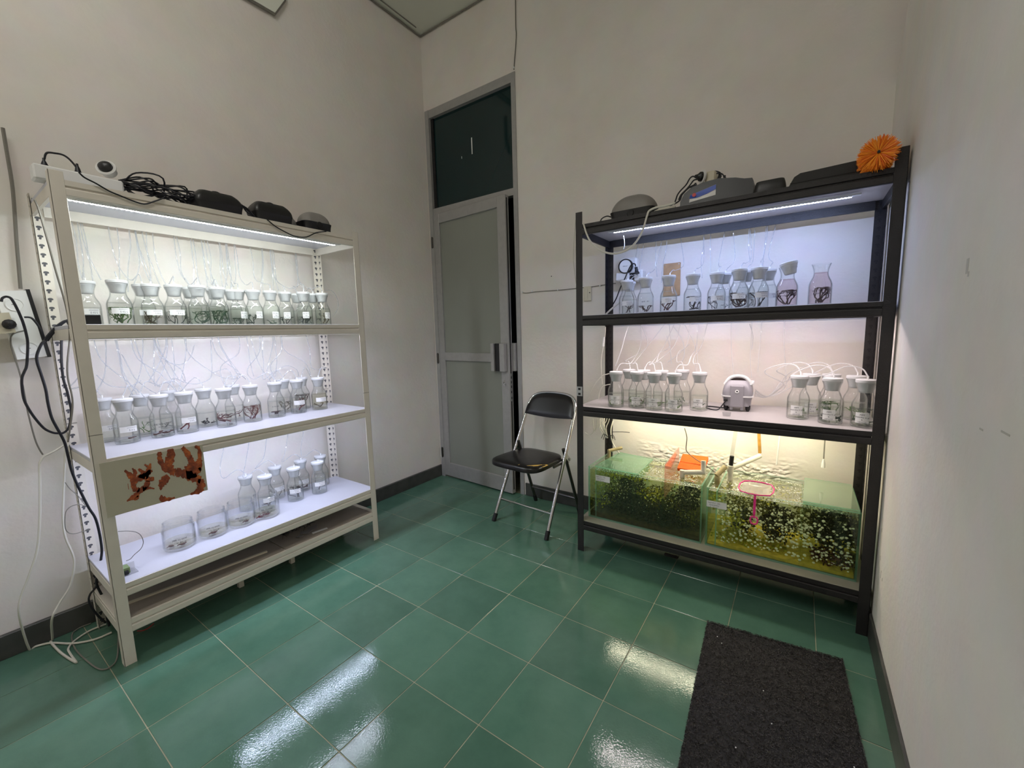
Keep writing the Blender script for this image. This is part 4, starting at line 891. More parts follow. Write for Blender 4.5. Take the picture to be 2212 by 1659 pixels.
def tank(name, label, x0, x1, y0, y1, z0, H, water, seed, dividers, lab, second):
    t = thing(name, label, 'fish tank', ((x0+x1)/2, (y0+y1)/2, z0)); T = .007
    def pane(nm_, a, bq, mat='tank_glass', par=t):
        mb = MB(); mb.box(*a, *bq); v = [abs(a[i]-bq[i]) for i in range(3)]; thin_ax = v.index(min(v))
        # narrow faces get the green edge colour
        mb.mi = [1]*6; pr = {2: (0, 1), 1: (2, 4), 0: (3, 5)}[thin_ax]
        for k in pr: mb.mi[k] = 0
        return part(nm_, mb, [mat, 'glass_edge'], par, smooth=False)
    pane('bottom_pane', (x0, y0, z0), (x1, y1, z0+T)); pane('front_pane', (x0, y0, z0+T), (x1, y0+T, z0+H)); pane('back_pane', (x0, y1-T, z0+T), (x1, y1, z0+H))
    pane('side_pane', (x0, y0+T, z0+T), (x0+T, y1-T, z0+H)); pane('side_pane', (x1-T, y0+T, z0+T), (x1, y1-T, z0+H))
    for i_, (dx, zt) in enumerate(dividers):
        if i_ == 0: pane('divider', (dx, y0+T+.001, z0+T), (dx+.005, y1-T-.001, zt))
        else: part('divider', MB().box(dx, y0+T+.001, z0+T, dx+.005, y1-T-.001, zt), 'tank_glass', t, smooth=False)
    zw = z0+H-.018
    b = MB(); e = .0012; X0, X1, Y0, Y1 = x0+T+e, x1-T-e, y0+T+e, y1-T-e; nx, ny = 90, 50; base = z0+T+e   # water with a rippled surface
    vs = [(X0+(X1-X0)*i/nx, Y0+(Y1-Y0)*j/ny, zw+.0035*NZ.noise((i*.75+seed, j*.9, 0))+.0016*NZ.noise((i*2.1+seed, j*2.3, 4))) for i in range(nx+1) for j in range(ny+1)]
    b.add(vs, [(i*(ny+1)+j, (i+1)*(ny+1)+j, (i+1)*(ny+1)+j+1, i*(ny+1)+j+1) for i in range(nx) for j in range(ny)])
    b.add([(X0,Y0,base),(X1,Y0,base),(X1,Y1,base),(X0,Y1,base),(X0,Y0,zw),(X1,Y0,zw),(X1,Y1,zw),(X0,Y1,zw)], [(0,1,5,4),(1,2,6,5),(2,3,7,6),(3,0,4,7)])
    part('water', b, water, t)
    lim = (x0+T+.002, x1-T-.002, y0+T+.002, y1-T-.002, z0+T+.002, zw-.004)
    W = x1-x0; yc = (y0+y1)/2; D = y1-y0
    bed = MB(); nx = 30; ny = 14; hb = .05 if not second else .026
    vs = []
    for i in range(nx+1):
        for j in range(ny+1):
            vs.append((lim[0]+(lim[1]-lim[0])*i/nx, lim[2]+(lim[3]-lim[2])*j/ny, z0+T+.002+hb*(.45+.5*abs(NZ.noise((i*.35+seed, j*.4, 2)))+.35*j/ny)))
    k0 = len(vs)
    bed.add(vs, [(i*(ny+1)+j, (i+1)*(ny+1)+j, (i+1)*(ny+1)+j+1, i*(ny+1)+j+1) for i in range(nx) for j in range(ny)])
    fr = [vs[i*(ny+1)] for i in range(nx+1)]; bed.add(fr+[(p[0], p[1], z0+T+.001) for p in fr], [(i, nx+1+i, nx+2+i, i+1) for i in range(nx)])
    part('gravel_bed', bed, 'gravel' if not second else 'yellow_silt', t, smooth=False)
    if not second:
        spec = [('algae_dark', [((x0+.36*W, yc-.05, z0+.19), .08, .10, .06, 700), ((x0+.58*W, yc-.04, z0+.10), .19, .13, .055, 1300), ((x0+.86*W, yc-.04, z0+.18), .07, .10, .07, 700), ((x0+.24*W, yc-.06, z0+.09), .10, .10, .04, 500), ((x0+.6*W, yc-.1, z0+.06), .22, .08, .03, 700)]),
                ('algae_olive', [((x0+.22*W, yc, z0+.18), .09, .12, .08, 450), ((x0+.62*W, yc-.05, z0+.15), .12, .09, .07, 550), ((x0+.88*W, yc-.05, z0+.09), .07, .09, .06, 350)]),
                ('algae_yellow', [((x0+.05*W, yc, z0+.14), .02, .16, .12, 260), ((x0+.14*W, yc-.02, z0+.08), .05, .12, .05, 160), ((x0+.56*W, yc-.08, z0+.175), .09, .06, .03, 180), ((x0+.6*W, yc, z0+H-.03), .22, .15, .008, 260), ((x0+.35*W, yc-.16, z0+H-.028), .16, .012, .008, 120)])]
    else:
        spec = [('algae_dark', [((x0+.50*W, yc-.03, z0+.13), .07, .11, .085, 900), ((x0+.86*W, yc-.04, z0+.165), .09, .11, .09, 1500), ((x0+.25*W, yc-.02, z0+.11), .05, .10, .055, 520)]),
                ('algae_olive', [((x0+.22*W, yc, z0+.17), .07, .12, .06, 420), ((x0+.40*W, yc, z0+.2), .05, .1, .05, 260), ((x0+.68*W, yc, z0+.16), .06, .12, .09, 420), ((x0+.98*W, yc, z0+.14), .02, .14, .10, 200)]),
                ('algae_yellow', [((x0+.05*W, yc, z0+.20), .02, .15, .06, 240), ((x0+.30*W, yc-.08, z0+.035), .17, .07, .014, 420), ((x0+.40*W, yc, z0+H-.035), .2, .15, .012, 360), ((x0+.2*W, yc-.12, z0+.13), .05, .04, .06, 200)]),
                ('algae_red', [((x0+.86*W, yc-.08, z0+.05), .085, .08, .035, 420)])]
    for k, (mat, cl) in enumerate(spec):
        mb = MB()
        for j, (c, rx, ry, rz, n_) in enumerate(cl): clump(mb, c, rx, ry, rz, n_, .017, seed*10+k*5+j, lim)
        part('water_plants', mb, mat, t, smooth=False, kind='stuff')
    gg = random.Random(seed+70); mb = MB()
    OCT = [(1,0,0),(-1,0,0),(0,1,0),(0,-1,0),(0,0,1),(0,0,-1)]; OF = [(0,2,4),(2,1,4),(1,3,4),(3,0,4),(2,0,5),(1,2,5),(3,1,5),(0,3,5)]
    S3 = MB().lathe([(.001,-1),(.6,-.8),(1,0),(.6,.8),(.001,1)], 8)
    nb_ = 620 if second else 60
    for i in range(nb_):
        if second:
            x = lim[0]+.035+(lim[1]-lim[0]-.04)*gg.random(); z_ = z0+.03+gg.random()**1.15*.20; r = gg.choice((.003,.004,.0048,.0055,.0036)); y = lim[2]+.004+gg.random()**2*.05
            if gg.random() > .25+.75*(.5+.5*NZ.noise((x*14, z_*16, 4))): continue
        else: x = lim[0]+.03+.5*gg.random(); z_ = z0+.08+gg.random()*.16; r = gg.uniform(.0015,.0028); y = lim[2]+.003+gg.random()*.04
        mb.add([(x+r*a*1.25, y+r*b_*.8, z_+r*c_) for a, b_, c_ in S3.v], S3.f)
    for i in range(1100 if second else 800):          # foam on the surface
        x = lim[0]+(lim[1]-lim[0])*gg.random(); y = lim[2]+(lim[3]-lim[2])*gg.random()**1.3; r = gg.uniform(.0014,.0034)
        if NZ.noise((x*12, y*16, seed)) < -.05: continue
        mb.add([(x+r*a*1.4, y+r*b_, zw+.001+r*.5*c_) for a, b_, c_ in OCT], OF)
    part('bubbles', mb, 'bubble', t, kind='stuff')
    lx0, lx1, lz0, lz1 = lab
    lo = part('paper_label', MB().box(lx0, y0-.0006, lz0, lx1, y0-.0001, lz1), 'paper', t, smooth=False)
    q = MB()
    for i, st in enumerate((['tank A 2 : 25L', 'Quarantine', '1 : 30 ppt'] if not second else ['tank B 2 : 25L', 'Quarantine', '1 : 30 ppt'])):
        vs, fs = TXT[st]; q.add([((lx0+lx1)/2+x*.0095-.01, y0-.0008, lz1-.012-.0105*i+y*.0095) for x, y, _ in vs], fs)
    part('lettering', q, 'ink', lo)
    return t
TZ = BT[3]
tank('fish_tank', 'left glass fish tank full of dark green weed on the black rack bottom shelf', 1.624, 2.222, -.462, -.13, TZ, .298, 'tank_water_olive', 3, [(1.664, TZ+.285), (1.87, TZ+.285), (2.028, TZ+.285)], (1.668, 1.752, TZ+.222, TZ+.256), False)
tank('fish_tank', 'right glass fish tank dotted with white bubbles on the black rack bottom shelf', 2.241, 2.818, -.462, -.13, TZ, .296, 'tank_water_yellow', 5, [(2.283, TZ+.285), (2.62, TZ+.285)], (2.243, 2.330, TZ+.200, TZ+.232), True)
# lids and things standing on or in the tanks
def quad_slab(name, label, pts, th, mats, cat, group=None):
    o = Vector(pts[0]); mb = MB(); P = [Vector(p) for p in pts]; nrm_ = (P[1]-P[0]).cross(P[2]-P[0]).normalized()
    if nrm_.z < 0: nrm_ = -nrm_
    mb.add([p for p in P]+[p+nrm_*th for p in P], [(0,1,2,3),(4,5,6,7),(0,1,5,4),(1,2,6,5),(2,3,7,6),(3,0,4,7)]); mb.mi = [0,0,1,1,1,1]
    return solo(name, mb, mats, label, cat, o, group, smooth=False)
LZ = TZ+.2985
quad_slab('glass_cover', 'green edged glass lid lying over the left tank front corner', [(1.662,-.455,LZ),(1.905,-.468,LZ),(1.905,-.18,LZ+.001),(1.690,-.135,LZ+.001)], .006, ['lid_glass', 'glass_edge'], 'glass lid')
for i, dz in enumerate((0, .0065)):
    quad_slab('glass_cover', ('lower pale glass lid over the right end of the right tank', 'upper pale glass lid stacked on another over the right tank')[i], [(2.622,-.466+.008*i,LZ-.002+dz),(2.812,-.466+.008*i,LZ-.002+dz),(2.812,-.12,LZ-.002+dz),(2.630,-.12,LZ-.002+dz)], .005, ['lid_glass_pale', 'glass_edge'], 'glass lid')
b = MB(); b.add([(2.040,-.452,TZ+.20),(2.045,-.452,TZ+.20),(2.045,-.452,TZ+.372),(2.040,-.452,TZ+.372),(2.040,-.16,TZ+.20),(2.045,-.16,TZ+.20),(2.045,-.16,TZ+.39),(2.040,-.16,TZ+.39)], [(0,1,2,3),(4,7,6,5),(0,4,5,1),(3,2,6,7),(0,3,7,4),(1,5,6,2)])
solo('acrylic_sheet', b, 'pink_acrylic', 'clear pinkish sheet standing upright across the left tank', 'sheet', (2.04,-.3,TZ+.2), smooth=False)
b = MB(); b.obox((2.128, -.205, TZ+.322), (1, .06, 0), (0, .93, .36), (0, -.36, .93), .066, .066, .009); solo('filter_sponge', b, 'orange_foam', 'bright orange filter sponge lying at the back of the left tank', 'sponge', (2.128,-.205,TZ+.30), smooth=False)
def pipe(name, label, mat, runs, r, cat='pipe'):
    o = Vector(runs[0][0]); mb = MB()
    for pts in runs: mb.tube(pts, r, 12, smooth=0)
    return solo(name, mb, mat, label, cat, o, ang=50)
pipe('pvc_pipe', 'white pipe elbow over the right end of the left tank', 'pvc', [[(2.10,-.33,TZ+.306),(2.205,-.31,TZ+.318)],[(2.100,-.331,TZ+.318),(2.100,-.331,TZ+.235)],[(2.200,-.312,TZ+.312),(2.196,-.30,TZ+.375)]], .0125)
pipe('pvc_pipe', 'aged pipe elbow between the two tanks', 'aged_pvc', [[(2.262,-.29,TZ+.30),(2.262,-.29,TZ+.21)],[(2.258,-.295,TZ+.305),(2.292,-.25,TZ+.345)]], .013)
tp = pipe('pvc_pipe', 'white pipe tee rising at the left end of the right tank', 'pvc', [[(2.315,-.24,TZ+.19),(2.315,-.24,TZ+.345)],[(2.315,-.24,TZ+.335),(2.435,-.10,TZ+.385)]], .0125)
part('tee_collar', MB().tube([(2.315,-.24,TZ+.318),(2.315,-.24,TZ+.352)], .0155, 12), 'pvc', tp)
pipe('pvc_pipe', 'brownish pipe elbow at the left back of the left tank', 'aged_pvc', [[(1.652,-.22,TZ+.27),(1.652,-.22,TZ+.335)],[(1.650,-.22,TZ+.33),(1.715,-.17,TZ+.345)]], .010)
t = thing('siphon_tube', 'clear tube with black end standing over the pipe tee', 'tube', (2.318,-.235,TZ+.352))
part('tube', MB().tube([(2.318,-.235,TZ+.40),(2.335,-.205,TZ+.595)], .009, 12), 'clear_plastic', t); part('black_end', MB().tube([(2.316,-.237,TZ+.353),(2.319,-.233,TZ+.402)], .0105, 12), 'black_rubber', t)
solo('wooden_stick', MB().tube([(2.430,-.045,TZ+.385),(2.412,-.055,TZ+.62)], .008, 10), 'stick_wood', 'wooden stick hanging behind the right tank', 'stick', (2.43,-.045,TZ+.385))
solo('white_rod', MB().tube([(2.508,-.035,TZ+.33),(2.522,-.035,TZ+.62)], .0038, 8), 'white_plastic', 'thin white rod standing behind the right tank', 'rod', (2.508,-.035,TZ+.33))
t = thing('hanging_plug', 'small white connector hanging on a dark cord above the right tank lid', 'connector', (2.70,-.12,.73))
part('cord', MB().tube([(2.700,-.12,.60),(2.699,-.12,.785)], .0028, 6), 'grey_cord', t); part('connector', MB().lathe([(.004,.04),(.0055,.03),(.0075,.022),(.0085,0),(.006,-.001)], 10, (2.7005,-.12,.556)), 'white_plastic', t)
wire('thin_cable', 'thin dark cord hanging from the black middle shelf into the right tank', 'grey_cord', [(2.083,-0.22,0.703),(2.096,-0.22,0.652),(2.093,-0.22,0.592),(2.103,-0.22,0.568),(2.137,-0.22,0.542),(2.184,-0.22,0.516),(2.219,-0.22,0.496),(2.242,-0.22,0.482),(2.257,-0.22,0.482),(2.271,-0.22,0.469)], .0028)
# pink net: rim, mesh, notched handle, ring
t = thing('fish_net', 'pink fish net with notched handle lying over the right tank front glass', 'net', (2.45,-.475,TZ+.30))
nx0, nx1 = 2.385, 2.498; b = MB(); ring = [(nx0,-.465,TZ+.307),(nx1,-.463,TZ+.307),(nx1+.004,-.36,TZ+.322),(nx0+.004,-.36,TZ+.322)]
b.tube(ring, .0032, 8, smooth=3, closed=True); part('rim', b, 'pink_plastic', t)
b = MB(); nn = 14; vs = []
for i in range(nn+1):
    for j in range(9):
        u, v = i/nn, j/8; x = nx0+(nx1-nx0)*u+.004*v; y = -.465+.105*v; vs.append((x, y, TZ+.307+.015*v-.010*math.sin(PI*u)*math.sin(PI*v)+.006*NZ.noise((x*60, y*60, 0))))
b.add(vs, [(i*9+j, (i+1)*9+j, (i+1)*9+j+1, i*9+j+1) for i in range(nn) for j in range(8)]); part('net', b, 'net_film', t)
b = MB(); cxn = 2.444; b.box(cxn-.004, -.4725, TZ+.205, cxn+.004, -.4675, TZ+.305, .001)
for k in range(12): b.box(cxn-.0052, -.4735, TZ+.212+.0078*k, cxn+.0052, -.4668, TZ+.2155+.0078*k)
part('handle', b, 'pink_plastic', t, smooth=False)
b = MB(); b.tube([(cxn-.011,-.470,TZ+.196),(cxn+.011,-.470,TZ+.196),(cxn+.014,-.470,TZ+.176),(cxn+.008,-.470,TZ+.164),(cxn-.008,-.470,TZ+.164),(cxn-.014,-.470,TZ+.176)], .0034, 8, smooth=2, closed=True); b.box(cxn-.0035,-.4725,TZ+.19,cxn+.0035,-.4675,TZ+.208); part('ring', b, 'pink_plastic', t)
# ---------------------------------------------------------------- silver air pump on the black middle shelf
pz = BT[2]
t = thing('air_pump', 'silver grey air pump with carry handle on the black middle shelf', 'air pump', (2.335,-.245,pz), rz=.06); t.scale = (1.12, 1.12, 1.08)
b = MB(); b.lathe([(.001,.022),(.050,.022),(.055,.03),(.058,.060),(.060,.064),(.060,.067),(.057,.068),(.0555,.095),(.050,.118),(.042,.130),(.03,.134)], 4, closed=True)
def body(z0, z1, hx0, hx1, hy0, hy1, n=6, r=.02, sg=5, dome=False):
    """a rounded-rectangle loft from z0 to z1"""
    mb = MB(); rings = []
    for i in range(n+1):
        u = i/n; k_ = u**2.2 if not dome else 1-math.cos(u*PI/2); hx = hx0+(hx1-hx0)*k_; hy = hy0+(hy1-hy0)*k_; z_ = z0+(z1-z0)*(u if not dome else math.sin(u*PI/2)); rg = []
        rr = min(r, hx*.9, hy*.9)
        for (sx, sy, a0) in ((1,1,0),(-1,1,PI/2),(-1,-1,PI),(1,-1,1.5*PI)):
            for k in range(sg): a_ = a0+PI/2*k/(sg-1); rg.append((sx*(hx-rr)+rr*math.cos(a_), sy*(hy-rr)+rr*math.sin(a_), z_))
        rings.append(rg)
    m_ = len(rings[0]); vs = [p for rg in rings for p in rg]
    fs = [(i*m_+k, i*m_+(k+1)%m_, (i+1)*m_+(k+1)%m_, (i+1)*m_+k) for i in range(n) for k in range(m_)]
    fs += [tuple(range(m_-1,-1,-1)), tuple(n*m_+k for k in range(m_))]; mb.add(vs, fs); return mb
part('lower_shell', body(.024, .066, .052, .058, .075, .08, 3), 'silver_plastic', t, local=True)
b = body(.066, .071, .0615, .0615, .083, .083, 1); part('rim_band', b, 'white_plastic', t, local=True)
part('upper_shell', body(.071, .138, .058, .041, .079, .055, 7), 'silver_plastic', t, local=True)
part('front_panel', MB().box(-.027,-.0835,.020,.027,-.060,.118,.004), 'silver_plastic', t, local=True)
part('button', MB().lathe([(.0075,0),(.0075,.002),(.0035,.002),(.0035,-.002)], 14, (0,-.0835,.092), (0,-1,0)), 'white_plastic', t, local=True)
part('indicator', MB().lathe([(.004,0),(.0038,.0015),(.001,.002)], 10, (0,-.0836,.092), (0,-1,0)), 'black_plastic', t, local=True)
b = MB(); b.tube([(-.050,-.045,.118),(-.030,-.048,.148),(0,-.05,.158),(.030,-.048,.150),(.052,-.045,.122)], .0075, 8, smooth=5); b.tube([(.052,-.045,.122),(.056,0,.126),(.050,.045,.122)], .0075, 8, smooth=4); b.tube([(-.050,-.045,.118),(0,-.058,.114),(.052,-.045,.122)], .0075, 8, smooth=5); part('carry_handle', b, 'white_plastic', t, local=True)
part('handle_opening_shade', MB().box(-.030,-.047,.119,.030,.03,.1475,.004), 'recess_shade', t, local=True)  # solid dark box, coloured as the shaded opening under the handle
for sx in (-1, 1):
    for sy in (-1, 1): part('foot', MB().lathe([(.004,0),(.009,.010),(.010,.022),(.010,.028)], 12, (sx*.042, sy*.06, 0)), 'black_rubber', t, local=True)
for sx in (-1, 1): part('support', MB().box(sx*.020-.005,-.08,.008,sx*.020+.005,-.06,.024), 'silver_plastic', t, local=True)
part('power_socket', MB().box(-.050,-.084,.045,-.035,-.072,.056,.001), 'black_plastic', t, local=True)
wire('power_cable', 'dark power cord trailing left from the silver air pump', 'navy_cord', [(2.293,-.33,pz+.05),(2.28,-.335,pz+.03),(2.262,-.345,pz+.006),(2.235,-.345,pz+.004),(2.20,-.30,pz+.004),(2.21,-.26,pz+.004),(2.28,-.28,pz+.005),(2.30,-.27,pz+.006)], .003)

# ---------------------------------------------------------------- folding chair
t = thing('folding_chair', 'black padded folding chair with chrome legs and torn seat beside the door', 'chair', (1.185, -.292, 0), rz=math.radians(-5))
def sub(nm_, mb, mat, par=None, **k):
    mb.v = [(p[0]+.018*p[2]/.8, p[1], p[2]) for p in mb.v]
    return part(nm_, mb, mat, par or t, local=True, **k)
R_ = .0115
for s in (-1, 1):
    side = [(s*.212,-.205,.03),(s*.206,-.095,.26),(s*.200,.005,.46),(s*.192,.105,.665)]
    sub('front_leg', MB().tube(side, R_, 12, smooth=5), 'chrome')
    sub('foot_cap', MB().tube([(s*.2135,-.218,0),(s*.211,-.195,.048)], .0145, 12), 'black_rubber')
    rear = [(s*.186,.212,.03),(s*.184,.10,.30),(s*.182,.012,.505)]
    sub('rear_leg', MB().tube(rear, .0105, 12, smooth=4), 'dark_chrome')
    sub('foot_cap', MB().tube([(s*.1865,.222,0),(s*.186,.205,.045)], .0135, 12), 'black_rubber')
    b = MB(); b.obox((s*.192,.045,.445), (0,.7,-.7), (0,.7,.7), (1,0,0), .045, .014, .002); b.lathe([(.009,0),(.009,.006),(.001,.007)], 10, (s*.194,.03,.462), (s,0,0)); b.lathe([(.009,0),(.009,.006),(.001,.007)], 10, (s*.194,.07,.425), (s,0,0)); sub('hinge_bracket', b, 'chrome')
arch = [(-.192,.105,.665),(-.191,.135,.725),(-.178,.162,.782),(-.135,.178,.816),(-.06,.185,.829),(.06,.185,.829),(.135,.178,.816),(.178,.162,.782),(.191,.135,.725),(.192,.105,.665)]
sub('back_tube', MB().tube(arch, .0095, 12, smooth=5), 'chrome')
b = MB(); nu, nv = 24, 8; vs = []      # padded backrest filling the arch
for side in (0, 1):
    for i in range(nu+1):
        u = -1+2*i/nu; top = .8295-.075*abs(u)**4.5; bot = .672+.012*u*u
        for j in range(nv+1):
            v = j/nv; zz = bot+(top-bot)*v; yy = .095+(zz-.665)*.52+.016*(1-u*u); pad = .011*math.sqrt(max(0, (1-u**6)*(1-(2*v-1)**6)))
            vs.append((u*(.191-.010*max(0,(v-.5)*2)**2*abs(u)), yy+(-pad if side == 0 else pad*.6)-.006, zz))
K = (nu+1)*(nv+1)
fs = [(s_*K+i*(nv+1)+j, s_*K+(i+1)*(nv+1)+j, s_*K+(i+1)*(nv+1)+j+1, s_*K+i*(nv+1)+j+1) for s_ in (0,1) for i in range(nu) for j in range(nv)]
for i in range(nu):
    for j in (0, nv): a_ = i*(nv+1)+j; fs.append((a_, a_+nv+1, K+a_+nv+1, K+a_))
for j in range(nv):
    for i in (0, nu): a_ = i*(nv+1)+j; fs.append((a_, a_+1, K+a_+1, K+a_))
b.add(vs, fs); sub('backrest', b, 'black_vinyl')
b = MB(); n = 40; rings = []           # padded seat with rounded corners, wider in front
for (inset, zz) in ((.012,.418),(0,.424),(0,.444),(.004,.452),(.016,.457),(.06,.4605)):
    rg = []
    for k in range(n):
        a_ = 2*PI*k/n; ex = 2/4.2; cx = math.copysign(abs(math.cos(a_))**ex, math.cos(a_)); cy = math.copysign(abs(math.sin(a_))**ex, math.sin(a_))
        hy = .188-inset; y = -.118+cy*hy; hw = (.196-.022*(cy+1)/2)-inset; rg.append((cx*hw, y, zz))
    rings.append(rg)
vs = [p for rg in rings for p in rg]; m_ = n
b.add(vs, [(i*m_+k, i*m_+(k+1)%m_, (i+1)*m_+(k+1)%m_, (i+1)*m_+k) for i in range(len(rings)-1) for k in range(m_)]+[tuple(range(m_-1,-1,-1)), tuple((len(rings)-1)*m_+k for k in range(m_))])
seat = sub('seat', b, 'black_vinyl', ang=50)
b = MB(); P = [(.105,-.268,.4585),(.140,-.252,.4585),(.172,-.205,.4570),(.186,-.168,.4535),(.1925,-.172,.449),(.190,-.210,.450),(.172,-.250,.4535),(.140,-.278,.4555)]; c = (.155,-.222,.4605)
b.add([c]+P, [(0, i+1, (i+1) % 8+1) for i in range(8)]); sub('torn_patch', b, 'yellow_foam', seat, label='exposed yellow foam at the torn seat edge')
b = MB(); b.add([(.045,-.288,.4565),(.058,-.270,.4592),(.060,-.280,.4585),(.050,-.300,.4525)], [(0,1,2,3)]); sub('nick', b, 'yellow_foam', seat)
sub('seat_frame', MB().tube([(-.185,-.10,.416),(-.182,.05,.416),(.182,.05,.416),(.185,-.10,.416)], .008, 8), 'dark_chrome')
sub('front_bar', MB().tube([(-.2095,-.150,.135),(.2095,-.150,.135)], .008, 10), 'chrome')
sub('rear_bar', MB().tube([(-.185,.17,.125),(.185,.17,.125)], .0075, 8), 'dark_chrome')

# ---------------------------------------------------------------- coil mat
ma = math.radians(-86.4)
t = thing('door_mat', 'black coil loop mat lying on the green tiles by the right wall', 'mat', (2.545, -1.20, 0))
def matpt(u, v, z):   # u 0..1 across, v 0..1 from the far edge towards the viewer
    fl = Vector((2.3115, -.780)); fr = Vector((2.7655, -.736)); dn = Vector((.0565, -1.0)).normalized()*.90
    p = fl.lerp(fr, u)+dn*v; return (p.x, p.y, z)
b = MB(); b.add([matpt(0,0,.001),matpt(1,0,.001),matpt(1,1,.001),matpt(0,1,.001),matpt(0,0,.005),matpt(1,0,.005),matpt(1,1,.005),matpt(0,1,.005)], [(3,2,1,0),(4,5,6,7),(0,1,5,4),(1,2,6,5),(2,3,7,6),(3,0,4,7)])
part('backing', b, 'mat_base', t, smooth=False)
gg = random.Random(9); mb = MB()
for i in range(13000):
    u, v = gg.random()*.985+.008, gg.random()*.99+.006
    if gg.random() < .06: u = gg.choice((.004, .996))
    if gg.random() < .03: v = .003
    x, y, _ = matpt(u, v, 0); a0 = gg.uniform(0, 6.28); r = gg.uniform(.0022, .0042); tl = gg.uniform(-.8, .8); z0_ = gg.uniform(.005, .011); pts = []
    for k in range(5):
        a_ = a0+k*1.15; pts.append((x+r*math.cos(a_), y+r*math.sin(a_)*math.cos(tl), max(.004, z0_+r*math.sin(a_)*math.sin(tl)+k*.0006)))
    mb.tube(pts, .00062, 3, caps=False)
part('coil_pile', mb, 'coil', t, kind='stuff')
b = MB()
for u, v in ((.10,.10),(.14,.135),(.45,.33),(.30,.62),(.93,.52),(.50,.47),(.22,.9),(.55,.82)):
    x, y, _ = matpt(u, v, 0); b.box(x-.0015, y-.0015, .0125, x+.0015, y+.0015, .0145)
o = part('lint', b, 'paper', t, kind='stuff')
# ---------------------------------------------------------------- things on the rack tops
tz = WT[0]
t = thing('power_strip', 'white socket strip lying at the left end of the white rack top', 'power strip', (.38,-2.14,tz))
part('case', MB().box(.355,-2.262,tz+.0055,.415,-2.03,tz+.056,.005), 'white_plastic', t)
part('base', MB().box(.358,-2.232,tz,.412,-2.034,tz+.006,.002), 'cream_plastic', t)
for y in (-2.215, -2.15, -2.085): part('socket', MB().lathe([(.019,0),(.019,.0015),(.017,.0015),(.016,-.004),(.001,-.004)], 20, (.385,y,tz+.0565)), 'white_plastic', t)
def plug(name, label, p, d, mat='navy_cord', r=.013, L=.03):
    d = Vector(d).normalized(); p = Vector(p); b = MB(); b.lathe([(r*1.2,0),(r*1.25,.004),(r,.010),(r*.8,L*.7),(r*.45,L),(r*.4,L+.008),(.001,L+.009)], 12, tuple(p), tuple(d)); return solo(name, b, mat, label, 'plug', p)
plug('power_plug', 'black plug standing in the socket strip above the white rack left post', (.385,(0.385,-2.228,1.873)[1],tz+.056), (0,0,1), r=.0085, L=.022)
plug('power_plug', 'second black plug in the socket strip, right of the left post', (.385,(0.385,-2.146,1.882)[1],tz+.056), (0,0,1), r=.0085, L=.028)
wire('power_cable', 'black cord arching from the left post plug across the socket strip', 'navy_cord', [(0.385,-2.226,1.886),(0.385,-2.222,1.902),(0.385,-2.215,1.911),(0.385,-2.199,1.914),(0.385,-2.18,1.915),(0.385,-2.165,1.906),(0.385,-2.15,1.884),(0.385,-2.15,1.874)], .0032)
wire('power_cable', 'thin black cord drooping over the white rack top front beam', 'navy_cord', [(0.495,-2.166,1.835),(0.495,-2.153,1.821),(0.495,-2.126,1.809),(0.495,-2.093,1.791),(0.495,-2.064,1.782),(0.495,-2.034,1.773),(0.495,-1.998,1.768),(0.495,-1.966,1.785),(0.495,-1.934,1.805)], .0028)
wire('power_cable', 'thin black cord sagging below the beam beside the grey domed pump', 'navy_cord', [(0.497,-1.549,1.8),(0.497,-1.514,1.776),(0.497,-1.461,1.755),(0.497,-1.417,1.745),(0.497,-1.364,1.752),(0.497,-1.31,1.782),(0.497,-1.252,1.799)], .0028)
t = thing('adapter_plug', 'round white ringed plug lying among black cords on the white rack top', 'plug', (.36,-2.005,tz+.01))
ax = Vector((.75,-.5,.35)).normalized(); cpl = Vector((0.375,-2.063,1.903))
part('ring', MB().lathe([(.026,0),(.031,.004),(.031,.009),(.026,.012),(.022,.010),(.022,.004)], 24, tuple(cpl), tuple(ax)), 'white_plastic', t)
part('core', MB().lathe([(.022,.002),(.021,.018),(.012,.026),(.001,.028)], 20, tuple(cpl), tuple(ax)), 'black_plastic', t)
part('body', MB().lathe([(.020,-.024),(.024,-.02),(.024,0),(.020,.002)], 20, tuple(cpl), tuple(ax)), 'white_plastic', t)
gg = random.Random(77)
for i in range(20):
    y0 = -2.03+gg.uniform(-.01,.02); pts = [(.375, y0, tz+.060+gg.uniform(-.03,.01))]
    pk = gg.uniform(.02,.11)
    for k in range(1, 6):
        y = y0+.058*k+gg.uniform(-.02,.02); pts.append((.36+gg.uniform(-.07,.09), y, tz+.030+max(0, pk*math.sin(k*.55+.25+i*.13))*.75+gg.uniform(0,.022)))
    pts.append((.36, -1.78+gg.uniform(-.02,.03)+.06*(i % 3), tz+.045+gg.uniform(0,.02)))
    wire('power_cable', 'black cord in the tangle between white plug and first black pump', 'navy_cord', pts, .0032, sm=5, group='tangled black cords on the white rack top')
wire('power_cable', 'black cord looping over the top of the first black pump', 'navy_cord', [(.40,-1.80,tz+.03),(.39,-1.765,tz+.065),(.385,-1.735,tz+.094),(.385,-1.70,tz+.098),(.39,-1.655,tz+.083),(.41,-1.60,tz+.055),(.42,-1.575,tz+.02)], .0032)
for i in range(3): wire('power_cable', 'black cord draped between the two black pumps', 'navy_cord', [(.40+.01*i,-1.64+.01*i,tz+.075-.006*i),(.425,-1.60,tz+.05-.01*i),(.44,-1.575+.006*i,tz+.012)], .003, group='cords between the black pumps')
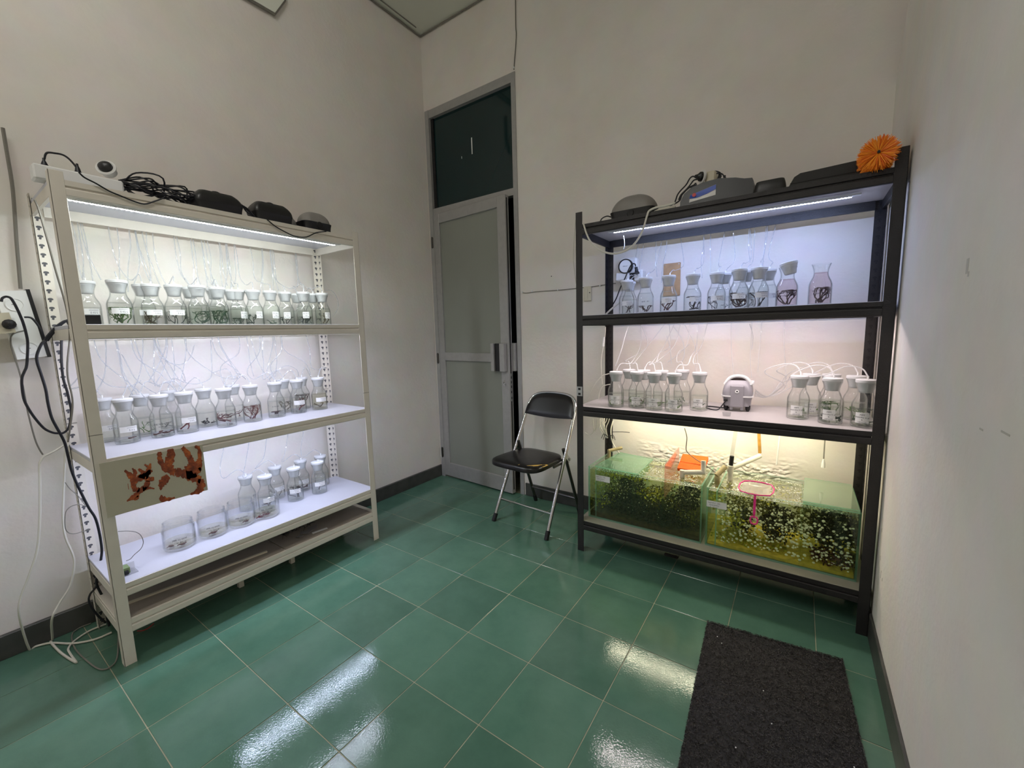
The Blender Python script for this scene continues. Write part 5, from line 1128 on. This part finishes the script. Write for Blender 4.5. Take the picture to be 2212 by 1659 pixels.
def pump_black(name, label, x, y0, y1, h, dome=None, dx=.05, rz=0, loc=None, axis='y'):
    t = thing(name, label, 'air pump', loc); L = abs(y1-y0); hx, hy = (dx, L/2) if axis == 'y' else (L/2, dx)
    zb = loc[2]
    def put(mb):
        mb.v = [(p[0]+loc[0], p[1]+loc[1], p[2]+zb) for p in mb.v]; return mb
    if dome:
        part('base', put(body(.004, h*.42, hx*.94, hx*1.0, hy*.94, hy*1.0, 4, .03, 6)), 'black_plastic', t)
        mb = body(h*.42, h, hx*1.0, hx*.10, hy*1.0, hy*.12, 14, .05, 8, True); part('dome', put(mb), dome, t, ang=60)
        b = MB(); c = (loc[0]+(hx*.98 if axis == 'y' else 0), loc[1]-(0 if axis == 'y' else hy*.98), zb+h*.28); b.lathe([(.018,0),(.016,.003),(.001,.003)], 16, c, (1,0,0) if axis == 'y' else (0,-1,0)); part('side_plate', b, 'black_rubber', t)
    else:
        part('base', put(body(.006, h*.45, hx*.92, hx, hy*.94, hy, 4, .016, 5)), 'black_plastic', t)
        part('upper_shell', put(body(h*.45, h, hx, hx*.55, hy, hy*.72, 8, .02, 6)), 'black_plastic', t)
        part('dial', put(MB().lathe([(.018,h-.002),(.018,h+.006),(.012,h+.009),(.001,h+.009)], 16)), 'black_rubber', t)
    for sx in (-1, 1):
        for sy in (-1, 1): part('foot', put(MB().lathe([(.007,0),(.008,.006)], 8, (sx*hx*.7, sy*hy*.7, 0))), 'black_rubber', t)
    return t
pump_black('air_pump', 'first black air pump on the white rack top, under looping cords', 0, -1.81, -1.625, .088, loc=(.405,-1.718,tz), dx=.052)
pump_black('air_pump', 'second black air pump on the white rack top, left of the grey dome', 0, -1.58, -1.40, .092, loc=(.41,-1.49,tz), dx=.052)
pump_black('air_pump', 'grey domed air pump at the right end of the white rack top', 0, -1.35, -1.19, .098, dome='grey_plastic', loc=(.42,-1.272,tz), dx=.055)
pump_black('air_pump', 'rear grey domed pump half hidden by the second black pump', 0, -1.48, -1.32, .098, dome='grey_plastic', loc=(.28,-1.375,tz), dx=.055)
tz = BT[0]
pump_black('air_pump', 'grey domed air pump at the left end of the black rack top', 0, 1.735, 1.965, .135, dome='grey_plastic', loc=(1.842,-.37,tz), dx=.06, axis='x')
t = thing('air_pump', 'big black air pump with blue and white label on the black rack top', 'air pump', (2.235,-.40,tz))
b = MB(); prof = [(2.085,.0),(2.085,.035),(2.10,.070),(2.13,.093),(2.18,.106),(2.245,.110),(2.31,.098),(2.345,.086),(2.375,.082),(2.38,.070),(2.382,.018),(2.37,.0)]
b.prism(prof, lambda x, z: (x, -.455+.02*(z/.11), tz+.004+z), lambda x, z: (x, -.30-.02*(z/.11), tz+.004+z)); part('shell', b, 'black_plastic', t, ang=50)
part('base_rim', MB().box(2.08,-.462,tz,2.386,-.295,tz+.016,.004), 'black_rubber', t)
lb_ = MB(); lb_.add([(2.125,-.4530,tz+.028),(2.235,-.4490,tz+.042),(2.235,-.4430,tz+.088),(2.128,-.4450,tz+.062)], [(0,1,2,3)]); lo = part('paper_label', lb_, 'paper', t, smooth=False)
q = MB(); q.add([(2.126,-.4525,tz+.045),(2.160,-.4515,tz+.044),(2.200,-.4500,tz+.054),(2.235,-.4480,tz+.067),(2.235,-.4440,tz+.0875),(2.128,-.4460,tz+.0615)], [(0,1,2,3,4,5)]); part('blue_print', q, 'blue_label', lo, smooth=False)
q = MB(); q.lathe([(.001,0),(.0085,.0003)], 14, (2.146,-.4520,tz+.058), (0,-1,.1)); part('red_emblem', q, 'red_label', lo)
solo('adapter_block', MB().box((2.16,-0.26,1.955)[0],-.295,tz+.10,(2.209,-0.26,1.959)[0],-.225,(2.18,-0.26,1.99)[2],.008), 'cream_plastic', 'white adapter block behind the big labelled black pump', 'plug', (2.2,-.26,tz+.10))
solo('adapter_stand', MB().box(2.14,-.29,tz,2.25,-.225,tz+.0995,.003), 'black_plastic', 'dark box under the white adapter block behind the labelled pump', 'box', (2.19,-.26,tz))
t = thing('adapter_plug', 'black round plug in a white ring facing left behind the labelled pump', 'plug', (2.15,-.285,tz+.13)); ax = (-.8,-.6,.05)
part('ring', MB().lathe([(.026,0),(.030,.003),(.030,.010),(.025,.012)], 22, (2.155,-0.285,1.971), ax), 'white_plastic', t); part('core', MB().lathe([(.023,.006),(.021,.022),(.011,.032),(.007,.045),(.001,.045)], 18, (2.155,-0.285,1.971), ax), 'black_plastic', t)
plug('power_plug', 'left black plug standing behind the big labelled pump', (2.22,-0.27,1.935), (0,0,1), r=.010, L=.032)
plug('power_plug', 'right black plug standing behind the big labelled pump', (2.244,-0.27,1.93), (0,0,1), r=.010, L=.024)
for nmx, px in (('left', [(2.23,-0.28,1.955),(2.226,-0.28,1.973),(2.215,-0.28,1.982),(2.199,-0.28,1.988),(2.185,-0.28,1.987),(2.175,-0.28,1.985)]), ('right', [(2.243,-0.28,1.944),(2.238,-0.28,1.962),(2.228,-0.28,1.971),(2.214,-0.28,1.975),(2.2,-0.28,1.975)])):
    wire('power_cable', 'short black cord curling from the '+nmx+' standing plug', 'navy_cord', px, .003)
for i, (px, lb) in enumerate((([(2.149,-0.4,1.936),(2.128,-0.4,1.947),(2.114,-0.4,1.94),(2.099,-0.4,1.916),(2.074,-0.4,1.894),(2.06,-0.4,1.876),(2.05,-0.4,1.848),(2.037,-0.4,1.838),(2.025,-0.4,1.832)], 'upper'), ([(2.149,-0.41,1.927),(2.133,-0.41,1.925),(2.117,-0.41,1.906),(2.099,-0.41,1.889),(2.079,-0.41,1.872),(2.069,-0.41,1.851)], 'middle'), ([(2.147,-0.42,1.901),(2.128,-0.42,1.899),(2.106,-0.42,1.887),(2.086,-0.42,1.868),(2.076,-0.42,1.845),(2.051,-0.42,1.833)], 'lower'))):
    wire('power_cable', lb+' black cord running down left from the labelled pump plugs', 'navy_cord', px, .0032)
plug('power_plug', 'loose black plug end left of the blue and white label', (2.15,-0.42,1.9), (-.9,0,-.3), r=.009, L=.02)
wire('power_cable', 'black cord loop at the left end of the domed pump on black rack', 'navy_cord', [(1.735,-.40,tz+.04),(1.715,-.42,tz+.046),(1.69,-.43,tz+.035),(1.682,-.435,tz+.012),(1.69,-.44,tz+.004)], .0032)
solo('flat_case', body(0, .050, .058, .050, .06, .05, 5, .02, 5), 'black_plastic', 'low flat black case right of the labelled pump', 'case', (0,0,0)).location = (2.443,-.44,tz)
t = thing('storage_case', 'long black case left of the orange brush on the black rack top', 'case', (2.615,-.37,tz))
b = MB(); prof = [(2.505,.0),(2.507,.02),(2.525,.055),(2.545,.066),(2.725,.072),(2.730,.068),(2.735,.0)]; b.prism(prof, lambda x, z: (x,-.440,tz+z), lambda x, z: (x,-.29,tz+z)); part('case', b, 'black_plastic', t, smooth=False)
part('lid_seam', MB().box(2.512,-.4415,tz+.030,2.734,-.439,tz+.033), 'black_rubber', t)
# orange brush
t = thing('filter_brush', 'round orange bristle brush at the right end of the black rack top', 'brush', (2.772,-.45,tz+.05))
br_c = Vector((2.772,-.560,tz+.050)); br_d = Vector((.10,1,.02)).normalized(); e1 = br_d.cross(Vector((0,0,1))).normalized(); e2 = e1.cross(br_d)
gg = random.Random(31); mb = MB()
for i in range(2300):
    s_ = gg.random(); mb.cur = gg.choice((0, 0, 1)); base = br_c+br_d*(s_*.17); a_ = gg.uniform(0, 2*PI); L_ = .0615*gg.uniform(.82,1.05)*(1-.10*max(0, .15-s_)/.15); d = (e1*math.cos(a_)+e2*math.sin(a_)+br_d*gg.uniform(-.55,.12)*(1.2-s_)).normalized()
    p1 = base+d*L_; 
    if p1.z < tz+.002 and p1.y > -.535: p1.z = tz+.002
    if p1.x > 2.816 and p1.y > -.535: p1.x = 2.816
    w_ = d.cross(br_d).normalized()*.0014; mb.add([base-w_, base+w_, p1+w_*.5, p1-w_*.5], [(0,1,2,3)])
mb.cur = 0; part('bristles', mb, ['orange_bristle', 'orange_bristle_dark'], t, smooth=False, kind='stuff'); part('core', MB().tube([br_c-br_d*.012, br_c+br_d*.18], .0045, 10), 'black_rubber', t)
wire('white_cable', 'thick white cable sagging in a loop below the black rack top', 'white_cord', [(2.083,-0.535,1.807),(2.046,-0.535,1.802),(2.001,-0.535,1.802),(1.969,-0.535,1.793),(1.959,-0.535,1.774),(1.948,-0.535,1.736),(1.932,-0.535,1.695),(1.903,-0.535,1.656),(1.865,-0.535,1.629),(1.819,-0.535,1.619),(1.771,-0.535,1.625),(1.714,-0.535,1.653),(1.672,-0.535,1.697),(1.649,-0.535,1.744),(1.634,-0.535,1.792)], .0048)
for i in range(3): wire('white_cable', 'coiled grey white cable between the domed and labelled pumps on black rack', 'white_cord', [(1.95,-.46+.012*i,tz+.006+.004*i),(2.0,-.49+.015*i,tz+.010+.006*i),(2.06,-.45,tz+.012+.006*i),(2.03,-.40,tz+.014+.005*i),(1.97,-.42,tz+.010+.004*i)], .0042, group='coiled grey white cables on the black rack top')
wire('white_cable', 'thin white wire hanging outside the black rack left front post', 'white_cord', [(1.585,-0.525,1.818),(1.579,-0.525,1.75),(1.573,-0.525,1.692),(1.57,-0.525,1.621),(1.577,-0.525,1.549),(1.585,-0.525,1.495)], .0022)
wire('green_wire', 'thin pale green wire hanging from the black top LED strip', 'white_cord', [(1.776,-0.34,1.742),(1.781,-0.34,1.715),(1.782,-0.34,1.691),(1.777,-0.34,1.673)], .0018)
# ---------------------------------------------------------------- left wall outlet with plugs
t = thing('power_strip', 'tilted white socket strip with black edge on the left wall', 'power strip', (.06,-2.27,1.25))
q0 = Vector((0.05,-2.288,1.46)); q1 = Vector((0.05,-2.26,1.199)); ax = (q1-q0).normalized(); sx = Vector((1,0,0)); nrm_ = ax.cross(sx).normalized()
if nrm_.y > 0: nrm_ = -nrm_
L_ = (q1-q0).length; c = (q0+q1)/2
b = MB(); b.obox(c+nrm_*.035-sx*.02, ax, sx, nrm_, L_/2, .03, .040); part('case', b, 'white_plastic', t, smooth=False)
b = MB(); b.obox(c-nrm_*.011-sx*.02, ax, sx, nrm_, L_/2+.004, .031, .0055); part('black_edge', b, 'black_plastic', t, smooth=False)
for k in (-.30, .35): 
    cc = c+ax*(L_*k)+nrm_*.035+sx*.0105; part('socket', MB().lathe([(.024,0),(.025,.002),(.022,.002),(.020,-.002),(.001,-.002)], 22, tuple(cc), (1,0,0)), 'white_plastic', t)
    part('slot', MB().box(cc.x, cc.y-.008, cc.z-.001, cc.x+.001, cc.y+.004, cc.z+.001), 'black_plastic', t)
cc = c+ax*(-L_*.02)+nrm_*.05+sx*.012
t = thing('power_adapter', 'white cube adapter plugged into the tilted wall socket strip', 'plug', tuple(cc))
b = MB(); b.obox(cc+nrm_*.055+sx*.022+Vector((0,0,.005)), (0,.12,-1), sx, (0,-1,-.12), .038, .022, .045); part('cube', b, 'cream_plastic', t, smooth=False)
part('tag', MB().obox(cc+nrm_*.018+sx*.030, (0,.12,-1), sx, (0,-1,-.12), .022, .012, .016), 'white_plastic', t, smooth=False)
plug('power_plug', 'black plug pushed into the cube adapter on the left wall', tuple(cc+nrm_*.02+sx*.046), (1,0,-.1), 'black_plastic', r=.015, L=.018)
plug('power_plug', 'black plug with arched cord at the top of the cube adapter', tuple(cc+nrm_*.10+sx*.02+Vector((0,0,.03))), (0,-.2,1), r=.009, L=.02)
XW = .14
wire('power_cable', 'black cord arching from the adapter top down in a long loop beside the white rack', 'navy_cord', [(0.13,-2.355,1.409),(0.13,-2.352,1.421),(0.13,-2.345,1.427),(0.13,-2.339,1.428),(0.13,-2.331,1.423),(0.13,-2.325,1.405),(0.13,-2.319,1.379),(0.13,-2.315,1.357),(0.13,-2.311,1.331),(0.13,-2.308,1.288),(0.13,-2.309,1.248),(0.13,-2.32,1.172),(0.13,-2.329,1.146),(0.13,-2.337,1.125),(0.13,-2.341,1.095),(0.13,-2.342,1.045),(0.13,-2.336,1.008),(0.13,-2.323,0.964),(0.13,-2.304,0.919),(0.13,-2.285,0.898),(0.13,-2.271,0.891),(0.13,-2.254,0.889),(0.13,-2.238,0.905),(0.13,-2.227,0.942),(0.13,-2.222,0.979),(0.13,-2.223,1.012),(0.13,-2.225,1.056),(0.13,-2.23,1.108),(0.13,-2.227,1.179),(0.13,-2.218,1.263),(0.13,-2.21,1.32)], .0042)
wire('power_cable', 'black cord from the side plug down into the cord bundle left of the rack', 'navy_cord', [(0.13,-2.306,1.353),(0.13,-2.295,1.353),(0.13,-2.286,1.348),(0.13,-2.276,1.327),(0.13,-2.267,1.298),(0.13,-2.264,1.273)], .0038)
b = MB()
for d in (-.004, .003, .008): b.tube([(p[0], p[1]+d, p[2]+d*.4) for p in [(0.16,-2.268,1.258),(0.16,-2.253,1.283),(0.16,-2.237,1.304),(0.16,-2.219,1.326),(0.16,-2.197,1.341),(0.16,-2.191,1.326)]], .0042, 6, smooth=4)
solo('cord_bundle', b, 'navy_cord', 'thick bundle of black cords tied to the white rack left post', 'cable', (0.16,-2.268,1.258))
wire('power_cable', 'black cord hanging from the bundle to the floor left of the white rack', 'navy_cord', [(0.17,-2.267,1.262),(0.17,-2.278,1.25),(0.17,-2.294,1.21),(0.17,-2.297,1.18),(0.17,-2.292,1.131),(0.17,-2.287,1.074),(0.17,-2.287,1.018),(0.17,-2.284,0.964),(0.17,-2.276,0.925),(0.17,-2.268,0.893),(0.17,-2.26,0.853),(0.17,-2.257,0.799),(0.17,-2.254,0.74),(0.17,-2.247,0.689),(0.17,-2.235,0.626),(0.17,-2.222,0.565),(0.17,-2.21,0.524),(0.17,-2.205,0.483),(0.17,-2.203,0.426),(0.17,-2.205,0.364),(0.17,-2.219,0.302),(0.17,-2.232,0.26),(0.17,-2.235,0.228),(0.17,-2.227,0.185),(0.17,-2.219,0.142),(0.17,-2.22,0.067),(0.17,-2.218,0.029)], .0046)
wire('power_cable', 'black cord branch curving behind the white rack left post foot', 'navy_cord', [(0.17,-2.235,0.228),(0.17,-2.246,0.213),(0.17,-2.258,0.201),(0.17,-2.265,0.178),(0.17,-2.26,0.141),(0.17,-2.246,0.094),(0.17,-2.227,0.05)], .004)
wire('signal_cable', 'thin grey cable looping out from the wall strip down to the white cables', 'grey_cord', [(0.06,-2.297,1.306),(0.06,-2.325,1.297),(0.06,-2.337,1.287),(0.06,-2.343,1.267),(0.06,-2.343,1.228),(0.06,-2.333,1.118),(0.06,-2.331,0.983),(0.06,-2.325,0.874),(0.06,-2.318,0.828),(0.06,-2.311,0.802)], .0026)
wire('white_cable', 'long white cable sweeping down the left wall to the floor', 'white_cord', [(0.1,-2.248,0.839),(0.1,-2.273,0.822),(0.1,-2.297,0.809),(0.1,-2.312,0.803),(0.1,-2.321,0.79),(0.1,-2.329,0.77),(0.1,-2.335,0.704),(0.1,-2.352,0.555),(0.1,-2.374,0.427),(0.1,-2.409,0.327),(0.1,-2.433,0.266),(0.1,-2.447,0.192)]+[(-0.197,-2.434,0.006),(-0.054,-2.417,0.006),(0.055,-2.376,0.006),(0.139,-2.326,0.006),(0.186,-2.268,0.006),(0.19,-2.217,0.006)], .0040)
wire('white_cable', 'second white cable hanging beside the rack and curling on the floor', 'white_cord', [(0.13,-2.241,0.848),(0.13,-2.257,0.813),(0.13,-2.266,0.747),(0.13,-2.282,0.634),(0.13,-2.294,0.541),(0.13,-2.296,0.46),(0.13,-2.284,0.38),(0.13,-2.285,0.331),(0.13,-2.306,0.249),(0.13,-2.345,0.189),(0.13,-2.37,0.137)]+[(-0.048,-2.369,0.006),(0.047,-2.376,0.006),(0.162,-2.366,0.006),(0.25,-2.352,0.006),(0.298,-2.342,0.006)], .0042)
wire('white_cable', 'short white cable loop on the floor behind the left post foot', 'white_cord', [(0.301,-2.341,0.006),(0.202,-2.345,0.006),(0.162,-2.342,0.006),(0.124,-2.32,0.006),(0.093,-2.269,0.006),(0.096,-2.216,0.006)], .0036)
wire('signal_cable', 'thin grey cable curling on the floor in front of the left post', 'grey_cord', [(-0.186,-2.252,0.005),(-0.058,-2.291,0.005),(0.062,-2.317,0.005),(0.192,-2.327,0.005),(0.346,-2.313,0.005),(0.428,-2.297,0.005),(0.445,-2.273,0.005),(0.402,-2.244,0.005),(0.237,-2.205,0.005)], .0026)
wire('signal_cable', 'brownish cable running down beside the white rack left post', 'grey_cord', [(0.42,-2.27,1.734),(0.42,-2.264,1.702),(0.42,-2.256,1.615),(0.42,-2.247,1.504),(0.42,-2.238,1.412),(0.42,-2.235,1.363),(0.42,-2.235,1.318),(0.42,-2.24,1.26),(0.42,-2.254,1.181),(0.42,-2.259,1.125),(0.42,-2.256,1.066),(0.42,-2.259,1.019),(0.42,-2.272,0.953),(0.42,-2.284,0.896)], .003)
wire('thin_wire', 'thin grey wire coil sticking out left of the lower white rack post', 'grey_cord', [(0.2,-2.28,0.702),(0.2,-2.271,0.674),(0.2,-2.255,0.643),(0.2,-2.248,0.627)]+[(0.22,-2.238,0.592),(0.22,-2.25,0.603),(0.22,-2.263,0.607),(0.22,-2.28,0.604),(0.22,-2.293,0.59),(0.22,-2.299,0.564),(0.22,-2.302,0.526),(0.22,-2.297,0.505),(0.22,-2.284,0.493),(0.22,-2.266,0.491),(0.22,-2.235,0.492)], .0016)
wire('thin_wire', 'thin pinkish wire on the floor under the white rack left end', 'red_label', [(0.271,-2.152,0.004),(0.288,-2.138,0.004),(0.29,-2.12,0.004),(0.273,-2.096,0.004)], .0018)
# ---------------------------------------------------------------- wall fittings by the black rack
t = thing('wall_outlet', 'small cream switch outlet on the wall left of the rear black post', 'outlet', (1.417,0,1.48))
part('plate', MB().box(1.391,-.010,1.437,1.445,0,1.530,.003), 'cream_plastic', t); part('switch', MB().box(1.400,-.0125,1.448,1.420,-.009,1.516,.001), 'cream_plastic', t); part('hole', MB().lathe([(.004,0),(.004,.0008),(.001,.0008)], 10, (1.434,-.010,1.49), (0,-1,0)), 'black_plastic', t)
t = thing('wooden_plate', 'light wooden plate screwed to the wall behind the bottles', 'board', (1.946,0,1.53))
part('plate', MB().box(1.899,-.008,1.435,1.993,0,1.620,.002), 'light_wood', t)
for x, z_ in ((1.907,1.612),(1.984,1.611)): part('screw', MB().lathe([(.0035,0),(.003,.0015),(.001,.002)], 10, (x,-.008,z_), (0,-1,0)), 'steel_plate', t)
t = thing('plug_timer', 'round white plug timer with black rim on the wall in the black rack', 'timer', (1.70,-.09,1.58))
cT = Vector((1.695,-0.085,1.621))
part('housing', MB().box(cT.x-.045,-.060,cT.z-.055,cT.x+.062,-.004,cT.z+.052,.010), 'white_plastic', t)
part('dial_rim', MB().lathe([(.040,0),(.0435,.004),(.0435,.022),(.041,.026),(.0385,.026),(.0385,.018)], 32, (cT.x,-.060,cT.z), (0,-1,0)), 'black_plastic', t)
dl = part('dial', MB().lathe([(.001,.0),(.0385,0),(.0385,.016),(.036,.021),(.001,.022)], 28, (cT.x,-.060,cT.z), (0,-1,0)), 'white_plastic', t)
q = MB(); vs, fs = TXT['timer']; q.add([(cT.x+x*.013, -.0828, cT.z-.003+y*.013) for x, y, _ in vs], fs); part('lettering', q, 'ink', dl)
t = thing('power_strip', 'white socket block below the round timer in the black rack', 'power strip', (1.72,-.06,1.52))
pb0 = (1.634,-0.075,1.587); pb1 = (1.822,-0.075,1.526)
part('block', MB().box(pb0[0],-.080,pb0[2]-.048,pb0[0]+.082,-.004,pb0[2],.006), 'white_plastic', t); part('block', MB().box(pb0[0]+.112,-.07,pb0[2]-.055,pb0[0]+.160,-.004,pb0[2]+.006,.004), 'white_plastic', t)
part('side_gap', MB().box(pb0[0]+.082,-.06,pb0[2]-.042,pb0[0]+.112,-.01,pb0[2]-.006), 'black_plastic', t)
t = thing('power_plug', 'large black plug with thick cord beside the round timer', 'plug', (1.77,-.09,1.55)); pp = Vector((1.765,-0.095,1.607)); pq = Vector((1.771,-0.095,1.567))
part('plug_body', MB().tube([pp, pp.lerp(pq,.5), pq], [.0085,.010,.015], 12, smooth=3), 'black_rubber', t); part('cord', MB().tube([(1.762,-0.095,1.61),(1.76,-0.095,1.623),(1.748,-0.095,1.629),(1.735,-0.095,1.621),(1.718,-0.095,1.591),(1.699,-0.095,1.549),(1.671,-0.095,1.495),(1.645,-0.095,1.433),(1.619,-0.095,1.393),(1.595,-0.095,1.372)], .0036, 8, smooth=5), 'black_rubber', t)
wire('white_cable', 'thick grey white cord leaning on the left rear post of the black upper shelf', 'white_cord', [(1.71,-0.2,1.405),(1.682,-0.2,1.386),(1.648,-0.2,1.361),(1.622,-0.2,1.338)], .005)
wire('white_cable', 'white cord with inline switch hanging beside the left rear black post', 'white_cord', [(1.62,-0.2,1.264),(1.617,-0.2,1.212),(1.605,-0.2,1.143),(1.593,-0.2,1.073),(1.593,-0.2,1.003),(1.6,-0.2,0.918)], .0026)
solo('inline_switch', MB().tube([Vector((1.612,-0.2,1.204)), Vector((1.605,-0.2,1.149))], [.006,.0075,.007,.0055], 10), 'white_plastic', 'small white inline switch on the cord by the left rear black post', 'switch', (1.605,-0.2,1.149))
for i, px in enumerate(([(1.675,-0.28,0.994),(1.629,-0.28,0.976),(1.586,-0.28,0.927),(1.556,-0.28,0.869),(1.523,-0.28,0.816)], [(1.681,-0.28,0.932),(1.635,-0.28,0.916),(1.615,-0.28,0.873),(1.609,-0.28,0.823)], [(1.582,-0.3,0.72),(1.585,-0.3,0.678),(1.594,-0.3,0.65),(1.609,-0.3,0.686),(1.612,-0.3,0.723)], [(1.531,-0.3,0.629),(1.555,-0.3,0.62),(1.579,-0.3,0.632),(1.591,-0.3,0.656)])):
    wire('white_cable', ('white cable slanting to the black middle shelf left edge','white cable curving down onto the black middle shelf left end','narrow white cable loop hanging under the black middle shelf left end','white cable curve below the left end of the black middle shelf')[i], 'white_cord', px, .0026)
b = MB(); gg = random.Random(8)
for i in range(7): x = 1.585+.006*i; b.tube([(x,-.18+gg.uniform(-.01,.01),.775),(x+gg.uniform(-.02,.015),-.17,.70),(x+gg.uniform(-.02,.01),-.17,.64),(x*.3+1.62*.7,-.16,.575)], .0024, 5, smooth=4)
solo('cable_bundle', b, 'white_cord', 'bundle of pale cables hanging by the left rear black post above the tank', 'cable', (1.60,-.18,.775))
b = MB()
for i in range(6): a_ = i*1.05; b.tube([(1.625,-.165,.585),(1.625+.03*math.cos(a_),-.165+.02*math.sin(a_),.60),(1.625+.045*math.cos(a_),-.165+.03*math.sin(a_),.57)], .002, 5, smooth=3)
b.tube([(1.64,-.15,.615),(1.70,-.13,.618),(1.745,-.12,.617)], .0022, 5, smooth=3)
solo('cable_ties', b, 'black_rubber', 'knot of black cable ties below the pale cable bundle', 'cable tie', (1.625,-.165,.585))
wire('white_cable', 'white hose bending into the left tank beside the rear post', 'white_cord', [(1.653,-0.16,0.686),(1.641,-0.16,0.641),(1.641,-0.16,0.597),(1.65,-0.16,0.554),(1.671,-0.16,0.518),(1.695,-0.16,0.489)], .004)
# lost bits
solo('black_box', MB().box(.40,-2.205,1.315,.452,-2.155,1.352,.003), 'black_plastic', 'small black box on the white upper shelf against the left post', 'box', (.43,-2.18,1.315))
solo('clear_cup', MB().lathe([(.014,0),(.016,.001),(.0185,.018),(.017,.018),(.0148,.003),(.001,.002)], 18, (2.315,-.465,.837), closed=True), 'clear_plastic', 'tiny clear cup at the front edge of the black middle shelf', 'cup', (2.315,-.465,.837))
b = MB(); b.box(2.02,-.30,.122,2.12,-.20,.130); solo('cable_clip', MB().box(2.02,-.545+.2,.004,2.09,-.33,.018,.003), 'black_rubber', 'small dark scrap on the floor under the black rack', 'scrap', (2.05,-.34,.004))
for i, (u, v) in enumerate(((1320,1207),(1442,1205),(1450,1213))):
    pass
